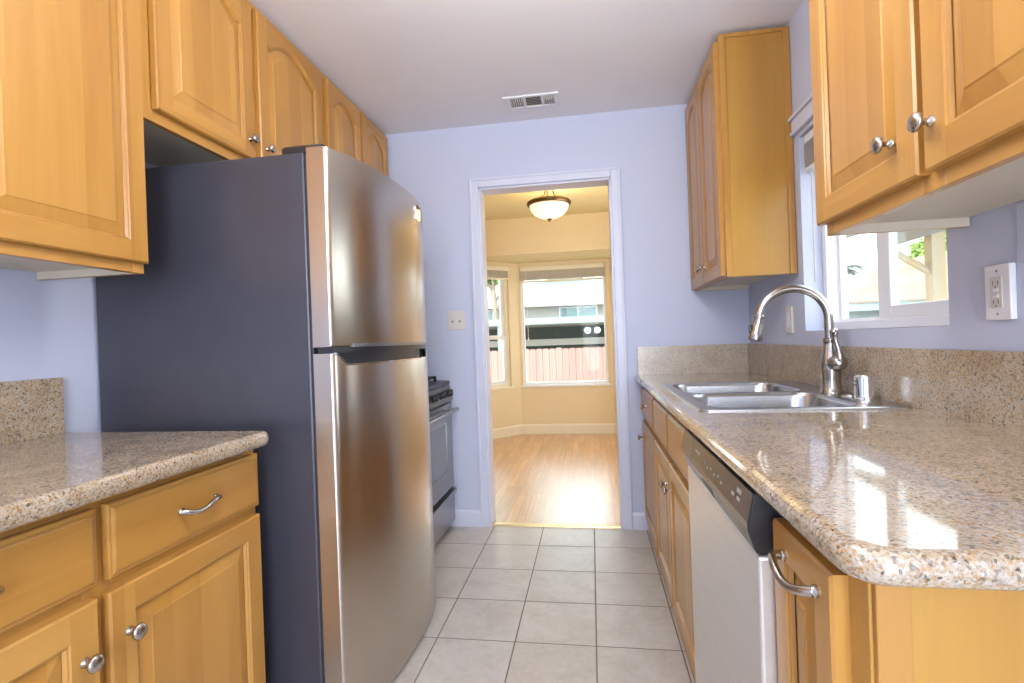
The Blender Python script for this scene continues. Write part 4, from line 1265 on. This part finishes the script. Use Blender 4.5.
def tree(name, loc, h, r, label, n, leaf, trunk_r=0.12, group=None, squash=0.8, cz=0.75):
    t = thing(name, loc, label, 'tree', group)
    k = MB()
    L = Vector(loc)
    k.tube([L, L + Vector((0.05, 0.03, h * 0.35)), L + Vector((-0.05, 0.06, h * 0.7))], [trunk_r, trunk_r * 0.8, trunk_r * 0.45], 10)
    for i in range(6):
        a = i * 1.05
        b = L + Vector((0, 0, h * (0.4 + 0.04 * i)))
        k.tube([b, b + Vector((math.cos(a) * r * 0.4, math.sin(a) * r * 0.4, h * 0.12)), b + Vector((math.cos(a) * r * 0.75, math.sin(a) * r * 0.75, h * 0.27))], [trunk_r * 0.4, trunk_r * 0.25, trunk_r * 0.08], 6)
    k.build('trunk', M['bark'], t, flat_area=None)
    k = MB()
    clumps = []
    for i in range(26):
        d = Vector((random.gauss(0, 1), random.gauss(0, 1), random.gauss(0, 1))).normalized() * (random.random() ** 0.5) * r * 0.8
        clumps.append((L + Vector((d.x, d.y, h * cz + d.z * squash)), r * random.uniform(0.22, 0.4)))
    for i in range(n):
        c, cr = random.choice(clumps)
        d = Vector((random.gauss(0, 1), random.gauss(0, 1), random.gauss(0, 1)))
        p = c + d.normalized() * cr * random.random() ** 0.33
        u = Vector((random.gauss(0, 1), random.gauss(0, 1), random.gauss(0, 0.6))).normalized()
        w_ = u.cross(Vector((random.gauss(0, 1), random.gauss(0, 1), random.gauss(0, 1)))).normalized()
        s = leaf * random.uniform(0.7, 1.3)
        vs = [k.v(*(p - u * s)), k.v(*(p + w_ * s * 0.45)), k.v(*(p + u * s)), k.v(*(p - w_ * s * 0.45))]
        k.face(vs)
    k.build('foliage', M['leaf'], t, smooth=False)
    return t

# neighbour's house beyond the kitchen window: gable end towards the kitchen
nh = thing('neighbor_house', (8.9, 15, -0.65), 'low teal sided house with a tan shingle roof outside the sink window', 'house')
boxpart('siding', M['siding'], nh, 5.35, 12.5, 11.9, 19.8, -0.65, 1.55)
def hip(x0, x1, y0, y1, z, ry0, ry1, rz, th):
    k = MB(); xm = (x0 + x1) / 2
    lo = [k.v(x0, y0, z - th), k.v(x1, y0, z - th), k.v(x1, y1, z - th), k.v(x0, y1, z - th)]
    up = [k.v(x0, y0, z), k.v(x1, y0, z), k.v(x1, y1, z), k.v(x0, y1, z)]
    r0, r1 = k.v(xm, ry0, rz), k.v(xm, ry1, rz)
    k.face(lo[::-1])
    for i in range(4): k.face((lo[i], lo[(i + 1) % 4], up[(i + 1) % 4], up[i]))
    k.face((up[0], up[1], r0)); k.face((up[1], up[2], r1, r0)); k.face((up[2], up[3], r1)); k.face((up[3], up[0], r0, r1))
    return k
hip(4.85, 13.0, 11.4, 20.3, 1.69, 14.8, 17.0, 3.05, 0.03).build('roof', M['roof_tan'], nh, smooth=False)
k = MB(); k.box(4.87, 12.98, 11.42, 11.46, 1.50, 1.66); k.box(4.87, 4.91, 11.46, 20.28, 1.50, 1.66)
k.build('fascia', M['teal'], nh)
f_ = boxpart('window', M['vinyl'], nh, 6.6, 7.9, 11.86, 11.9, 0.45, 1.3)
boxpart('pane', M['window_dark'], f_, 6.67, 7.83, 11.85, 11.865, 0.52, 1.23)

pt = thing('patio_cover', (2.6, 4.3, -0.65), 'patio cover with cream post and grey beam outside the sliding sash', 'patio cover')
boxpart('post', M['post'], pt, 2.53, 2.62, 4.25, 4.34, -0.65, 1.9)
k = MB(); k.prism([(2.26, 1.745), (3.4, 2.06), (3.4, 2.26), (2.26, 1.945)], 'y', 4.20, 4.38)
k.build('beam', M['beam'], pt)
k = MB(); k.tube([(2.56, 4.3, 1.53), (2.46, 4.3, 1.60), (2.34, 4.3, 1.68), (2.27, 4.3, 1.745)], 0.028, 8)
k.build('brace', M['post'], pt)
k = MB(); k.prism([(2.2, 1.93), (3.6, 2.317), (3.6, 2.367), (2.2, 1.98)], 'y', 3.2, 5.2)
k.build('roof_sheet', M['beam'], pt)

tree('garden_tree', (14.6, 23.0, -0.65), 6.4, 1.75, 'bright green tree behind the tan roof seen through the sliding sash', 7000, 0.13)
tree('garden_tree', (-4.2, 22.5, -0.65), 8.0, 2.6, 'green tree top seen through the narrow angled bay window', 6000, 0.2)
pm = thing('palm_tree', (12.3, 27.5, -0.65), 'distant thin palm tree above the teal house', 'tree')
P0 = Vector((12.3, 27.5, -0.65))
k = MB(); k.tube([P0, P0 + Vector((0.1, 0, 2.5)), P0 + Vector((0.05, 0, 4.75))], [0.16, 0.12, 0.10], 10)
k.build('trunk', M['bark'], pm, flat_area=None)
for i in range(28):
    a = i * 2.4; el = random.uniform(-0.35, 1.0)
    c = P0 + Vector((0.05, 0, 4.75))
    d = Vector((math.cos(a), math.sin(a), 0))
    pth = [c + d * 1.1 * s + Vector((0, 0, 0.9 * s * el - 0.9 * s * s)) for s in (0, 0.25, 0.5, 0.75, 1.0)]
    k = MB()
    k.tube(pth, [0.022, 0.018, 0.014, 0.01, 0.004], 5)
    sd = Vector((-d.y, d.x, 0))
    for j in range(11):
        s = 0.15 + 0.08 * j
        q = c + d * 1.1 * s + Vector((0, 0, 0.9 * s * el - 0.9 * s * s))
        for sg in (-1, 1):
            tip = q + sd * sg * 0.5 * (1.1 - 0.6 * abs(s - 0.4)) + d * 0.12 + Vector((0, 0, -0.14))
            k.face([k.v(*(q - d * 0.03)), k.v(*tip), k.v(*(q + d * 0.04))])
    k.build('frond', M['palm_leaf'], pm, smooth=False)
